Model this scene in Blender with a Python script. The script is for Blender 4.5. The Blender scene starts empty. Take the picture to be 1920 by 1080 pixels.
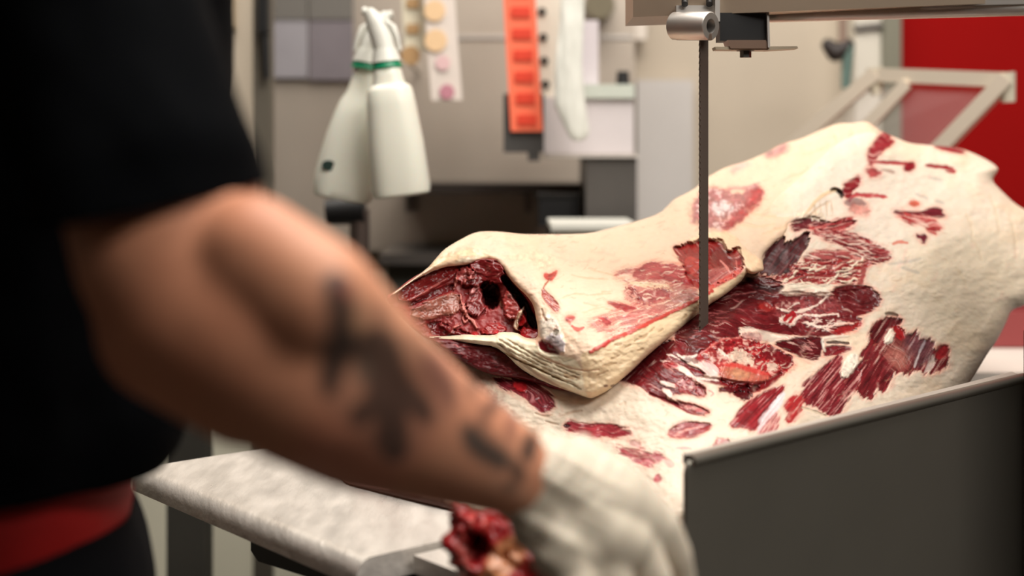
import bpy, bmesh, math, random
import numpy as np
from mathutils import Vector, Matrix, noise as mnoise

# ------------------------------------------------------------------ camera, light, exposure
F = 2507.0            # focal length in pixels of a 1920 wide frame
HZ = 300.0            # row of the horizon
ZC = 1.25             # height of the lens above the floor
TZ = 0.90             # height of the table top
scene = bpy.context.scene
C = scene.collection
cd = bpy.data.cameras.new('camera'); cam = bpy.data.objects.new('camera', cd); C.objects.link(cam)
cd.sensor_width = 36; cd.lens = F * 36 / 1920; cd.shift_y = -(540 - HZ) / 1920
cam.location = (0, 0, ZC); cam.rotation_euler = (math.pi / 2, 0, 0)
cd.clip_start = 0.02
cd.dof.use_dof = True; cd.dof.focus_distance = 1.45; cd.dof.aperture_fstop = 2.25
scene.camera = cam
w = bpy.data.worlds.new('world'); scene.world = w; w.use_nodes = True
w.node_tree.nodes['Background'].inputs[0].default_value = (1.0, 0.93, 0.85, 1)
w.node_tree.nodes['Background'].inputs[1].default_value = 0.30
scene.view_settings.view_transform = 'Standard'; scene.view_settings.look = 'None'
scene.view_settings.exposure = 0.24; scene.view_settings.gamma = 1; scene.view_settings.use_curve_mapping = False

def area(name, loc, target, sx, sy, power, col=(1, .945, .88)):
    l = bpy.data.lights.new(name, 'AREA'); l.shape = 'RECTANGLE'; l.size = sx; l.size_y = sy
    l.energy = power; l.color = col
    o = bpy.data.objects.new(name, l); C.objects.link(o); o.location = loc
    o.rotation_euler = (Vector(target) - Vector(loc)).to_track_quat('-Z', 'Y').to_euler()
    return o
area('ceiling_lamp_over_saw', (0.45, 1.05, 2.85), (0.30, 1.40, 1.0), 1.5, 0.55, 31)
area('ceiling_lamp_by_camera', (1.35, -0.25, 2.8), (0.5, 1.3, 1.0), 1.5, 0.6, 32)
area('ceiling_lamp_by_wall', (-0.3, 2.1, 2.9), (0.1, 2.8, 1.0), 2.4, 0.5, 32)

# ------------------------------------------------------------------ helpers
def P(px, py, d):
    return Vector(((px - 960) / F * d, d, ZC - (py - HZ) / F * d))
def lin(c):
    c = np.asarray(c, float) / 255.0
    return np.where(c <= 0.04045, c / 12.92, ((c + 0.055) / 1.055) ** 2.4)
def mat(name, col, rough=0.5, metal=0.0, spec=0.5, noise_amt=0.0, nscale=8.0, bump=0.0, bscale=60.0, stretch=None, attr=None, sss=0.0, rough_var=0.0, coat=0.0):
    m = bpy.data.materials.new(name); m.use_nodes = True; nt = m.node_tree; b = nt.nodes['Principled BSDF']
    b.inputs['Roughness'].default_value = rough; b.inputs['Metallic'].default_value = metal
    b.inputs['Specular IOR Level'].default_value = spec
    if coat: b.inputs['Coat Weight'].default_value = coat; b.inputs['Coat Roughness'].default_value = 0.15
    tc = nt.nodes.new('ShaderNodeTexCoord'); mp = nt.nodes.new('ShaderNodeMapping')
    nt.links.new(tc.outputs['Object'], mp.inputs[0])
    if stretch: mp.inputs['Scale'].default_value = stretch
    if attr:
        a = nt.nodes.new('ShaderNodeAttribute'); a.attribute_name = attr; src = a.outputs['Color']
    else:
        r = nt.nodes.new('ShaderNodeRGB'); r.outputs[0].default_value = (*lin(col), 1); src = r.outputs[0]
    n = nt.nodes.new('ShaderNodeTexNoise'); n.inputs['Scale'].default_value = nscale; n.inputs['Detail'].default_value = 6
    nt.links.new(mp.outputs[0], n.inputs['Vector'])
    hs = nt.nodes.new('ShaderNodeMix'); hs.data_type = 'RGBA'; hs.blend_type = 'MULTIPLY'
    rp = nt.nodes.new('ShaderNodeMapRange'); rp.inputs['From Min'].default_value = .3; rp.inputs['From Max'].default_value = .7
    rp.inputs['To Min'].default_value = 1 - noise_amt; rp.inputs['To Max'].default_value = 1 + noise_amt * .5
    nt.links.new(n.outputs[0], rp.inputs[0]); hs.inputs[0].default_value = 1.0
    nt.links.new(src, hs.inputs[6]); nt.links.new(rp.outputs[0], hs.inputs[7]); nt.links.new(hs.outputs[2], b.inputs['Base Color'])
    if rough_var:
        r2 = nt.nodes.new('ShaderNodeMapRange'); r2.inputs['From Min'].default_value = .3; r2.inputs['From Max'].default_value = .7
        r2.inputs['To Min'].default_value = rough - rough_var; r2.inputs['To Max'].default_value = rough + rough_var
        nt.links.new(n.outputs[0], r2.inputs[0]); nt.links.new(r2.outputs[0], b.inputs['Roughness'])
    if bump:
        n2 = nt.nodes.new('ShaderNodeTexNoise'); n2.inputs['Scale'].default_value = bscale; n2.inputs['Detail'].default_value = 8
        nt.links.new(mp.outputs[0], n2.inputs['Vector'])
        bp = nt.nodes.new('ShaderNodeBump'); bp.inputs['Strength'].default_value = bump; bp.inputs['Distance'].default_value = 0.002
        nt.links.new(n2.outputs[0], bp.inputs['Height']); nt.links.new(bp.outputs[0], b.inputs['Normal'])
    if sss:
        b.inputs['Subsurface Weight'].default_value = sss; b.inputs['Subsurface Radius'].default_value = (1, .4, .25)
        b.inputs['Subsurface Scale'].default_value = 0.006
    return m

def tag(o, label=None, cat=None, group=None, kind=None):
    if label: o['label'] = label
    if cat: o['category'] = cat
    if group: o['group'] = group
    if kind: o['kind'] = kind
    return o
def empty(name, loc, label, cat, group=None):
    o = bpy.data.objects.new(name, None); C.objects.link(o); o.location = loc; o.empty_display_size = .05
    return tag(o, label, cat, group)
def link(name, me, m, parent=None, smooth=True):
    o = bpy.data.objects.new(name, me); C.objects.link(o)
    if m: me.materials.append(m)
    if smooth: me.shade_smooth()
    if parent:
        o.parent = parent
        o.matrix_parent_inverse = Matrix.Translation(-Vector(parent.location)) if parent.type == 'EMPTY' else Matrix.Identity(4)
    return o
def bm_obj(name, bm, m, parent=None, smooth=True, bevel=0.0, seg=2):
    if bevel:
        bmesh.ops.bevel(bm, geom=[e for e in bm.edges if len(e.link_faces) == 2 and e.calc_face_angle(0) > .5], offset=bevel, segments=seg, affect='EDGES', profile=.5, clamp_overlap=True)
    bmesh.ops.recalc_face_normals(bm, faces=bm.faces)
    me = bpy.data.meshes.new(name); bm.to_mesh(me); bm.free()
    o = link(name, me, m, parent, smooth)
    if smooth: me.shade_smooth(); me.set_sharp_from_angle(angle=math.radians(38))
    return o
def add_box(bm, lo, hi, M=None):
    x0, y0, z0 = lo; x1, y1, z1 = hi
    v = [bm.verts.new(p) for p in ((x0,y0,z0),(x1,y0,z0),(x1,y1,z0),(x0,y1,z0),(x0,y0,z1),(x1,y0,z1),(x1,y1,z1),(x0,y1,z1))]
    if M is not None:
        for a in v: a.co = M @ a.co
    for f in ((0,3,2,1),(4,5,6,7),(0,1,5,4),(1,2,6,5),(2,3,7,6),(3,0,4,7)): bm.faces.new([v[i] for i in f])
    return v
def box(name, lo, hi, m, parent=None, M=None, bevel=0.002):
    bm = bmesh.new(); add_box(bm, lo, hi, M); return bm_obj(name, bm, m, parent, bevel=bevel)
def pxbox(name, x0, y0, x1, y1, d, depth, m, parent=None, bevel=0.003):
    """upright box whose front face stands at depth d, given by the pixels it covers"""
    a = P(x0, y1, d); b = P(x1, y0, d)
    return box(name, (a.x, d, a.z), (b.x, d + depth, b.z), m, parent, bevel=bevel)
def frame_of(a, b):
    z = (Vector(b) - Vector(a)).normalized(); q = z.to_track_quat('Z', 'Y'); return q.to_matrix().to_4x4()
def add_cyl(bm, a, b, r0, r1=None, n=28, caps=True):
    a = Vector(a); b = Vector(b); r1 = r0 if r1 is None else r1; M = frame_of(a, b).to_3x3()
    ra = [bm.verts.new(a + M @ Vector((math.cos(t) * r0, math.sin(t) * r0, 0))) for t in [i * 2 * math.pi / n for i in range(n)]]
    rb = [bm.verts.new(b + M @ Vector((math.cos(t) * r1, math.sin(t) * r1, 0))) for t in [i * 2 * math.pi / n for i in range(n)]]
    for i in range(n): bm.faces.new((ra[i], ra[(i + 1) % n], rb[(i + 1) % n], rb[i]))
    if caps: bm.faces.new(ra[::-1]); bm.faces.new(rb)
def cyl(name, a, b, r, m, parent=None, r1=None, bevel=0.0, n=28):
    bm = bmesh.new(); add_cyl(bm, a, b, r, r1, n); return bm_obj(name, bm, m, parent, bevel=bevel)
def loft(bm, rings, caps=True):
    R = [[bm.verts.new(p) for p in r] for r in rings]; n = len(R[0])
    for a, b in zip(R, R[1:]):
        for i in range(n): bm.faces.new((a[i], a[(i + 1) % n], b[(i + 1) % n], b[i]))
    if caps: bm.faces.new(R[0][::-1]); bm.faces.new(R[-1])
def prism(bm, pts, y0, y1):
    """x,z outline extruded along y"""
    a = [bm.verts.new((x, y0, z)) for x, z in pts]; b = [bm.verts.new((x, y1, z)) for x, z in pts]
    bm.faces.new(a); bm.faces.new(b[::-1])
    for i in range(len(pts)): j = (i + 1) % len(pts); bm.faces.new((a[j], a[i], b[i], b[j]))

# numpy noise -------------------------------------------------------
_rs = np.random.RandomState(7); _L = _rs.rand(256, 256)
def vnoise(x, y):
    xi = np.floor(x).astype(int); yi = np.floor(y).astype(int); fx = x - xi; fy = y - yi
    fx = fx * fx * (3 - 2 * fx); fy = fy * fy * (3 - 2 * fy)
    a = _L[xi % 256, yi % 256]; b = _L[(xi + 1) % 256, yi % 256]; c = _L[xi % 256, (yi + 1) % 256]; d = _L[(xi + 1) % 256, (yi + 1) % 256]
    return (a * (1 - fx) + b * fx) * (1 - fy) + (c * (1 - fx) + d * fx) * fy
def fbm(x, y, o=4, seed=0):
    s = 0; a = 1.0; t = 0
    for i in range(o):
        s = s + a * vnoise(x + seed * 17.3 + i * 31.7, y + seed * 9.1 + i * 11.9); t += a; a *= .55; x = x * 2.03; y = y * 2.03
    return s / t
def aniso(x, y, ang, along, across):
    c, s = math.cos(math.radians(ang)), math.sin(math.radians(ang))
    u = x * c - y * s; v = x * s + y * c      # image y runs down: positive angle leans up to the right
    return u / along, v / across
def sstep(a, b, x):
    t = np.clip((x - a) / (b - a), 0, 1); return t * t * (3 - 2 * t)
def chaikin(p, n=2, closed=True):
    p = np.asarray(p, float)
    for _ in range(n):
        q = np.roll(p, -1, 0) if closed else p[1:]
        a = p if closed else p[:-1]
        r = np.empty((len(a) * 2, 2)); r[0::2] = a * .75 + q * .25; r[1::2] = a * .25 + q * .75
        p = r if closed else np.vstack([p[:1], r, p[-1:]])
    return p
def seg_dist(x, y, a, b):
    dx, dy = b[0] - a[0], b[1] - a[1]; L = dx * dx + dy * dy + 1e-9
    t = np.clip(((x - a[0]) * dx + (y - a[1]) * dy) / L, 0, 1)
    return np.hypot(x - a[0] - t * dx, y - a[1] - t * dy)
def sdist(x, y, poly):
    d = np.full(x.shape, 1e9); ins = np.zeros(x.shape, bool); n = len(poly)
    for i in range(n):
        a = poly[i]; b = poly[(i + 1) % n]; d = np.minimum(d, seg_dist(x, y, a, b))
        if a[1] != b[1]:
            c = ((a[1] > y) != (b[1] > y)) & (x < (b[0] - a[0]) * (y - a[1]) / (b[1] - a[1]) + a[0]); ins ^= c
    return np.where(ins, d, -d)

class Painter:
    """albedo and relief of one meat surface, sampled where its vertices will be"""
    def __init__(s, x0, y0, x1, y1, step, base):
        s.step = step; xs = np.arange(x0, x1 + step, step); ys = np.arange(y0, y1 + step, step)
        s.X, s.Y = np.meshgrid(xs, ys); s.col = np.empty(s.X.shape + (3,)); s.col[:] = lin(base); s.h = np.zeros(s.X.shape)
        s.wet = np.zeros(s.X.shape); s.k = 0
    def win(s, pts, pad):
        p = np.asarray(pts); x0, y0 = s.X[0, 0], s.Y[0, 0]
        i0 = int(max(0, (p[:, 1].min() - pad - y0) / s.step)); i1 = int(min(s.X.shape[0], (p[:, 1].max() + pad - y0) / s.step + 2))
        j0 = int(max(0, (p[:, 0].min() - pad - x0) / s.step)); j1 = int(min(s.X.shape[1], (p[:, 0].max() + pad - x0) / s.step + 2))
        return slice(i0, max(i0, i1)), slice(j0, max(j0, j1))
    def apply(s, w, m, color, dh, wet):
        if color is not None:
            s.col[w] = s.col[w] * (1 - m[..., None]) + color * m[..., None]
        s.h[w] += m * dh; s.wet[w] = np.maximum(s.wet[w], m * wet)
    def poly(s, pts, color, alpha=1., soft=1.6, rough=3., ns=9., fib=None, fs=.5, vein=0., veincol=(226, 190, 176), dark=0., dh=-1., wet=.8, sm=2, mott=.12, fh=.5):
        s.k += 1; rough = rough * 1.5; soft = soft * 1.25; p = chaikin(pts, sm); w = s.win(p, soft + rough + 3)
        x = s.X[w]; y = s.Y[w]
        if x.size == 0: return
        k = s.k
        if fib is not None:
            u, v = aniso(x, y, fib, ns * 2.4, ns * .45); wq = (fbm(x / 40., y / 40., 2, k + 7) - .5) * 26; u2, v2 = aniso(x + wq, y - wq, fib, 28., 2.0); u3, v3 = aniso(x + wq, y - wq, fib, 44., 3.8)
        else:
            u, v = x / ns, y / ns; u2, v2 = x / 6., y / 5.; u3, v3 = x / 16., y / 12.
        sd = sdist(x, y, p) + (2 if color[0] - color[1] > 50 else 0) + (fbm(u, v, 5, k) - .5) * 2 * rough
        m = sstep(-soft, soft, sd) * alpha
        n = fbm(u2, v2, 3, k + 40); n3 = fbm(u3, v3, 3, k + 80)
        c = np.empty(x.shape + (3,)); c[:] = lin(color) * (np.array([.80, .80, .80]) if color[0] - color[1] > 50 else 1)
        c = c * (1 + mott * 3.2 * (fbm(x / 22., y / 15., 3, k + 11) - .5))[..., None]
        c = c * np.clip(1 + fs * 2.1 * (n - .5), .25, 3)[..., None]
        if dark: c = c * (1 - dark * sstep(.42, .30, n3))[..., None]
        if vein:
            vm = (sstep(.63 - .28 * vein, .80 - .28 * vein, n3 * .5 + n * .5))[..., None] * .66
            c = c * (1 - vm) + lin(veincol) * vm
        if color[0] - color[1] > 50 and alpha > .6 and np.ptp(p[:, 0]) > 14:
            fr = sstep(-11, 1, sd - 3 * (fbm(x / 5., y / 4., 3, k + 3))) * (.42 * (.4 + 1.2 * fbm(x / 14., y / 10., 3, k + 5)))
            f3 = np.clip(fr, 0, .55)[..., None] * (1 - m[..., None]); s.col[w] = s.col[w] * (1 - f3) + s.col[w] * lin((255, 150, 140)) * f3
        s.apply(w, m, np.clip(c, 0, 1), dh, wet)
        s.h[w] += m * (n - .5) * 2 * fh
    def line(s, pts, wd, color, alpha=1., dh=0., wet=.3, soft=1.2, rough=1.2, sm=2, taper=True):
        s.k += 1; p = chaikin(pts, sm, False); w = s.win(p, wd + 5); x = s.X[w]; y = s.Y[w]
        if x.size == 0: return
        d = np.full(x.shape, 1e9); n = len(p) - 1
        for i in range(n):
            t = i / max(1, n - 1); f = (1 - .6 * abs(2 * t - 1) ** 2) if taper else 1
            d = np.minimum(d, seg_dist(x, y, p[i], p[i + 1]) - wd / 2 * f)
        d += (fbm(x / 7, y / 7, 2, s.k) - .5) * 2 * rough
        m = sstep(soft, -soft, d) * alpha
        c = None if color is None else np.broadcast_to(lin(color), x.shape + (3,))
        s.apply(w, m, c, dh, wet)
    def ell(s, cx, cy, rx, ry, color, ang=0, **k):
        a = math.radians(ang); pts = []
        for i in range(10):
            t = i * math.pi / 5; u, v = rx * math.cos(t), ry * math.sin(t)
            pts.append((cx + u * math.cos(a) + v * math.sin(a), cy - u * math.sin(a) + v * math.cos(a)))
        s.poly(pts, color, sm=1, **k)
    def scatter(s, poly, n, color, size=(3, 9), ang=0, asp=3., seed=1, **k):
        rr = random.Random(seed); p = np.asarray(poly, float); x0, y0 = p.min(0); x1, y1 = p.max(0); c = 0; t = 0
        while c < n and t < n * 20:
            t += 1; x = rr.uniform(x0, x1); y = rr.uniform(y0, y1)
            if sdist(np.array([x]), np.array([y]), p)[0] < 3: continue
            c += 1; r = rr.uniform(*size); aa = math.radians(ang + rr.uniform(-22, 22)); L = r * asp
            q = [(x + math.cos(aa) * L * (f - .5) + rr.uniform(-.25, .25) * r * 2, y - math.sin(aa) * L * (f - .5) + rr.uniform(-.25, .25) * r * 2) for f in (0, .33, .66, 1)]
            s.line(q, r * .35, color, **k)

def rbf(ctrl):
    c = np.asarray(ctrl, float); xy = c[:, :2] / 100.; n = len(c)
    def U(r): return np.where(r > 1e-9, r * r * np.log(r + 1e-12), 0)
    K = U(np.hypot(xy[:, None, 0] - xy[None, :, 0], xy[:, None, 1] - xy[None, :, 1])) + np.eye(n) * .02
    Pm = np.hstack([np.ones((n, 1)), xy]); A = np.zeros((n + 3, n + 3)); A[:n, :n] = K; A[:n, n:] = Pm; A[n:, :n] = Pm.T
    sol = np.linalg.solve(A, np.concatenate([c[:, 2], np.zeros(3)]))
    def f(x, y):
        x = x / 100.; y = y / 100.; r = sol[n] + sol[n + 1] * x + sol[n + 2] * y
        for i in range(n): r = r + sol[i] * U(np.hypot(x - xy[i, 0], y - xy[i, 1]))
        return r
    return f

def relief(name, outline, depth, pt, m, parent, roll=(26, .022), thick=.07, floor_z=TZ + .002, sm=2, extra=None):
    """solid body: modelled front, rolled rim, thick back resting on the table"""
    poly = chaikin(outline, sm); X, Y = pt.X.copy(), pt.Y.copy(); sd = sdist(X, Y, poly); ins = sd > 0
    q = ins[:-1, :-1] | ins[1:, :-1] | ins[:-1, 1:] | ins[1:, 1:]
    use = np.zeros_like(ins); use[:-1, :-1] |= q; use[1:, :-1] |= q; use[:-1, 1:] |= q; use[1:, 1:] |= q
    ii = np.argwhere(use & ~ins); n = len(poly)
    ex, ey = X[use & ~ins], Y[use & ~ins]; bd = np.full(ex.shape, 1e9); bx = ex.copy(); by = ey.copy()
    for i in range(n):
        a = poly[i]; b = poly[(i + 1) % n]; dx, dy = b[0] - a[0], b[1] - a[1]; L = dx * dx + dy * dy + 1e-9
        t = np.clip(((ex - a[0]) * dx + (ey - a[1]) * dy) / L, 0, 1); qx = a[0] + t * dx; qy = a[1] + t * dy; dd = np.hypot(ex - qx, ey - qy)
        k = dd < bd; bd[k] = dd[k]; bx[k] = qx[k]; by[k] = qy[k]
    X[use & ~ins] = bx; Y[use & ~ins] = by; sd = np.clip(sd, 0, None)
    d0 = depth(X, Y); t = np.clip(sd / roll[0], 0, 1); d = d0 + roll[1] * (1 - np.sqrt(np.clip(1 - (1 - t) ** 2, 0, 1)))
    d = d - pt.h * .001
    if extra is not None: d = extra(X, Y, d)
    def pos(X, Y, D):
        z = ZC - (Y - HZ) / F * D; return np.stack([(X - 960) / F * D, D, np.maximum(z, floor_z)], -1)
    fr = pos(X, Y, d)
    bk = fr.copy(); push = np.array([0.10, 1.0, -0.12]) * thick
    bk = bk + push * sstep(0, 60, sd)[..., None] + np.array([0, .012, 0]); bk[..., 2] = np.maximum(bk[..., 2], floor_z)
    idx = -np.ones(X.shape, int); idx[use] = np.arange(use.sum()); N = use.sum()
    qi, qj = np.nonzero(q)
    A = np.stack([idx[qi, qj], idx[qi + 1, qj], idx[qi + 1, qj + 1], idx[qi, qj + 1]], 1)
    B = A[:, ::-1] + N
    # rim faces
    from collections import Counter
    E = np.concatenate([A[:, [0, 1]], A[:, [1, 2]], A[:, [2, 3]], A[:, [3, 0]]]); key = {}
    es = set(map(tuple, E.tolist())); rim = [(a, b) for a, b in es if (b, a) not in es]
    Rm = np.array([(b, a, a + N, b + N) for a, b in rim], int)
    faces = np.concatenate([A, B, Rm]); co = np.concatenate([fr[use], bk[use]]).astype(np.float32)
    me = bpy.data.meshes.new(name); me.vertices.add(len(co)); me.vertices.foreach_set('co', co.ravel())
    me.loops.add(faces.size); me.polygons.add(len(faces))
    me.loops.foreach_set('vertex_index', faces.ravel().astype(np.int32))
    me.polygons.foreach_set('loop_start', (np.arange(len(faces)) * 4).astype(np.int32))
    me.update(calc_edges=True)
    cl = np.clip(pt.col[use], 0, 1); cl = np.concatenate([cl, cl]); rgba = np.concatenate([cl, np.ones((len(cl), 1))], 1).astype(np.float32)
    at = me.color_attributes.new('albedo', 'FLOAT_COLOR', 'POINT'); at.data.foreach_set('color', rgba.ravel())
    wt = me.attributes.new('wet', 'FLOAT', 'POINT'); wv = pt.wet[use]; wt.data.foreach_set('value', np.concatenate([wv, wv]).astype(np.float32))
    me.validate()
    return link(name, me, m, parent)

def blob(name, spheres, voxel, m, parent=None, smooth=8, ells=(), fac=.5, raw=False):
    """one skin over many overlapping balls: spheres = chains of (Vector, r); ells = (centre, radii, matrix3)"""
    bm = bmesh.new()
    for ch in spheres:
        for k in range(len(ch)):
            if k + 1 < len(ch):
                (a, ra), (b, rb) = ch[k], ch[k + 1]; L = (b - a).length; n = max(1, int(L / (min(ra, rb) * .22)))
            else: (a, ra) = ch[k]; b, rb, n = a, ra, 1
            for i in range(n):
                t = i / n; r = ra + (rb - ra) * t; bmesh.ops.create_icosphere(bm, subdivisions=3, radius=r, matrix=Matrix.Translation(a.lerp(b, t)))
    for c, rr, R in ells:
        bmesh.ops.create_icosphere(bm, subdivisions=3, radius=1, matrix=Matrix.Translation(c) @ (R or Matrix.Identity(3)).to_4x4() @ Matrix.Diagonal((*rr, 1)))
    me = bpy.data.meshes.new(name + '_t'); bm.to_mesh(me); bm.free(); o = bpy.data.objects.new(name + '_t', me); C.objects.link(o)
    md = o.modifiers.new('r', 'REMESH'); md.mode = 'VOXEL'; md.voxel_size = voxel
    ms = o.modifiers.new('s', 'SMOOTH'); ms.factor = fac; ms.iterations = smooth
    dg = bpy.context.evaluated_depsgraph_get(); dg.update()
    out = bpy.data.meshes.new_from_object(o.evaluated_get(dg)); out.name = name
    bpy.data.objects.remove(o); bpy.data.meshes.remove(me)
    if raw: return out
    return link(name, out, m, parent)
def vcos(me):
    a = np.empty(len(me.vertices) * 3, np.float32); me.vertices.foreach_get('co', a); return a.reshape(-1, 3).astype(float)
def vnor(me):
    a = np.empty(len(me.vertices) * 3, np.float32); me.vertices.foreach_get('normal', a); return a.reshape(-1, 3).astype(float)
def setco(me, co): me.vertices.foreach_set('co', co.astype(np.float32).ravel()); me.update()

# ------------------------------------------------------------------ materials
steel = mat('brushed_steel', (176, 174, 170), .34, 1, noise_amt=.10, nscale=6, bump=.12, bscale=40, stretch=(1, 1, 14))
steel_worn = mat('worn_steel_top', (200, 196, 190), .42, .75, noise_amt=.10, nscale=14, bump=.35, bscale=26, rough_var=.10)
steel_dark = mat('dark_steel', (120, 116, 112), .42, 1, noise_amt=.15, nscale=5)
steel_satin = mat('satin_steel', (205, 200, 194), .44, .9, noise_amt=.05)

# ------------------------------------------------------------------ the room
wall_m = mat('cream_wall', (190, 177, 158), .55, noise_amt=.05, nscale=2.5, bump=.05)
red_m = mat('red_paint', (150, 4, 3), .8, spec=.15, noise_amt=.08, nscale=1.5)
floor_m = mat('floor_tile', (84, 78, 72), .5, noise_amt=.15, nscale=10)
YW = 3.0
def struct(o): o['kind'] = 'structure'; return o
struct(box('floor', (-3.3, -2.6, -.05), (3.3, YW + .1, 0), floor_m, bevel=0))
struct(box('wall_back', (-3.2, YW, 0), (.84, YW + .1, 3.1), wall_m, bevel=0))
struct(box('wall_left', (-3.3, -2.5, 0), (-3.2, YW + .1, 3.1), mat('side_wall', (132, 124, 114), .6, noise_amt=.05), bevel=0))
struct(box('wall_front', (-3.3, -2.6, 0), (3.3, -2.5, 3.1), mat('rear_wall', (84, 78, 72), .6, noise_amt=.05), bevel=0))
struct(box('wall_side', (3.2, -2.5, 0), (3.3, YW + .1, 3.1), mat('dark_side_wall', (150, 144, 132), .6, noise_amt=.05), bevel=0))
cb = empty('reflection_blocker', (3.05, 1.8, 0), 'tall dark cupboard added unseen by the right side wall to darken the steel plate reflection', 'blocker')  # unseen dark block, added to darken what the guide plate reflects
box('carcass', (2.8, 1.02, .03), (3.19, 2.7, 2.1), mat('blocker_dark', (22, 21, 21), .6), cb)
box('door', (2.78, 1.04, .08), (2.8, 1.85, 2.06), mat('blocker_door', (24, 22, 22), .6), cb); box('door', (2.78, 1.87, .08), (2.8, 2.68, 2.06), bpy.data.materials['blocker_door'], cb)
box('blocker_base', (2.84, 1.04, 0), (3.18, 2.68, .03), bpy.data.materials['blocker_dark'], cb)
struct(box('trim_lamplit', (-3.2, YW - .02, 0), (-.26, YW, 1.0), mat('lower_wall_lamplit', (232, 228, 206), .5, noise_amt=.03), bevel=0))  # pale colour stands in for lamp light on the lower wall
struct(box('ceiling', (-3.3, -2.6, 3.1), (3.3, YW + .1, 3.2), mat('ceiling_white', (210, 205, 196), .7), bevel=0))
struct(box('wall_right', (.84, YW - .06, 0), (3.2, YW + .1, 3.1), red_m, bevel=0))
tile_m = mat('tan_tile', (178, 160, 134), .45, noise_amt=.05)
t1 = P(380, 52, YW - .012)
struct(box('trim_1', (-3.2, YW - .012, t1.z), (-.62, YW, 3.1), tile_m, bevel=.001))

M_white = mat('white_plastic', (222, 222, 212), .38, spec=.5, noise_amt=.03)
M_black = mat('black_plastic', (16, 16, 17), .5)
M_dgrey = mat('dark_grey_plastic', (66, 64, 62), .5)
M_green = mat('green_collar', (10, 128, 88), .4)

# stainless splash panel with shelf under it
panel = mat('stainless_panel', (192, 180, 166), .42, .5, noise_amt=.16, nscale=2.2, stretch=(1, 1, .6))
o = empty('steel_splash_panel', (0, 2.93, TZ), 'large brushed steel panel on the wall behind the two white spray bottles', 'wall panel')
pxbox('sheet', 510, -260, 1190, 470, 2.93, .068, panel, o)
pxbox('highlight_strip', 700, 66, 1185, 72, 2.925, .006, steel_satin, o, bevel=.001)  # bright strip painted in as the horizontal highlight on the sheet
lowp = mat('dark_panel', (104, 98, 92), .5, .4, noise_amt=.2, nscale=3)
o = empty('wall_shelf', (0, 2.6, 1.2), 'dark edged steel shelf behind the white spray bottles', 'shelf')
pxbox('shelf_board', 735, 344, 1096, 362, 2.6, .33, mat('shelf_edge', (70, 64, 60), .4, .7), o)
pxbox('bracket', 760, 362, 772, 398, 2.75, .18, steel_dark, o)
pxbox('bracket', 985, 362, 997, 398, 2.75, .18, steel_dark, o)
o = empty('steel_counter', (0, 2.5, 0), 'low steel counter with dark doors behind the meat', 'counter')
bk = M_dk = mat('counter_dark', (92, 92, 84), .5, .3, noise_amt=.35, nscale=2.5)
a = P(724, 474, 2.6); b = P(985, 474, 2.6)
box('carcass', (a.x, 2.62, 0), (b.x, 2.92, a.z - .02), M_dk, o)
box('worktop', (a.x - .01, 2.56, a.z - .02), (b.x + .01, 2.922, a.z), steel_dark, o)
for i in range(3):
    x = a.x + .006 + i * .088
    box('door', (x, 2.605, .12), (x + .083, 2.62, a.z - .06), M_dk, o)

# upright post left of the panel and a dark hose clip on it
o = empty('steel_post', (-.47, 2.55, 0), 'tall grey steel post left of the splash panel', 'post')
a = P(474, 100, 2.55); b = P(508, 100, 2.55)
box('upright', (a.x, 2.55, 0), (b.x, 2.585, 2.2), mat('post_grey', (118, 112, 100), .45, .5), o)
box('foot_plate', (a.x - .03, 2.52, 0), (b.x + .03, 2.61, .012), steel_dark, o)
o = empty('knife_sharpener', (-.45, 2.52, 1.5), 'slim black tool hanging on the grey post at the top left', 'tool')
pxbox('tool_body', 484, -30, 502, 60, 2.52, .028, M_black, o)
bm = bmesh.new(); add_cyl(bm, P(496, 60, 2.534), P(500, 148, 2.534), .009, .006); bm_obj('blade_rod', bm, M_black, o)
# laminated sheets
for nm, x0, x1, y1, c, lb in (('laminated_sheet', 510, 577, 146, (150, 146, 150), 'pale grey laminated sheet on the panel, right of the grey post'),
                              ('laminated_sheet', 580, 662, 150, (120, 113, 117), 'purplish grey laminated sheet on the panel, left of the spray bottle tops')):
    s = pxbox(nm, x0, -120, x1, y1, 2.915, .006, mat('sheet_' + str(x0), c, .35, noise_amt=.12, nscale=9), bevel=.001)
    tag(s, lb, 'sheet', None)
    hd = pxbox('header_band', x0, -40, x1, 36, 2.912, .003, mat('band_' + str(x0), (104, 100, 94), .5), None, bevel=.0005)
    hd.parent = s

# hanging rolls of labels ---------------------------------------------
def strip(name, pts, wpx, d, m, label, cat):
    """a thin hanging band following pixel points"""
    bm = bmesh.new(); fr = []; 
    for (x, y) in pts:
        p = P(x, y, d); h = wpx / 2 / F * d; fr.append((p, h))
    A = []
    for p, h in fr:
        A.append([bm.verts.new((p.x - h, p.y, p.z)), bm.verts.new((p.x + h, p.y, p.z)), bm.verts.new((p.x + h, p.y + .004, p.z)), bm.verts.new((p.x - h, p.y + .004, p.z))])
    for a, b in zip(A, A[1:]):
        for i in range(4): bm.faces.new((a[i], a[(i + 1) % 4], b[(i + 1) % 4], b[i]))
    bm.faces.new(A[0][::-1]); bm.faces.new(A[-1])
    o = bm_obj(name, bm, m, None, smooth=False); tag(o, label, cat); return o
def disc(name, cx, cy, r, d, m, parent, rx=1.0):
    bm = bmesh.new(); c = P(cx, cy, d); R = r / F * d
    loft(bm, [[(c.x + math.cos(t * math.pi / 12) * R * rx, c.y + yy, c.z + math.sin(t * math.pi / 12) * R) for t in range(24)] for yy in (0, .002)])
    o = bm_obj(name, bm, m, None); o.parent = parent; return o
D1 = 2.42
paper = mat('label_paper', (226, 214, 204), .6); M_or = mat('orange_sticker', (236, 200, 156), .6); M_pk = mat('pink_sticker', (196, 132, 146), .6)
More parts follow.
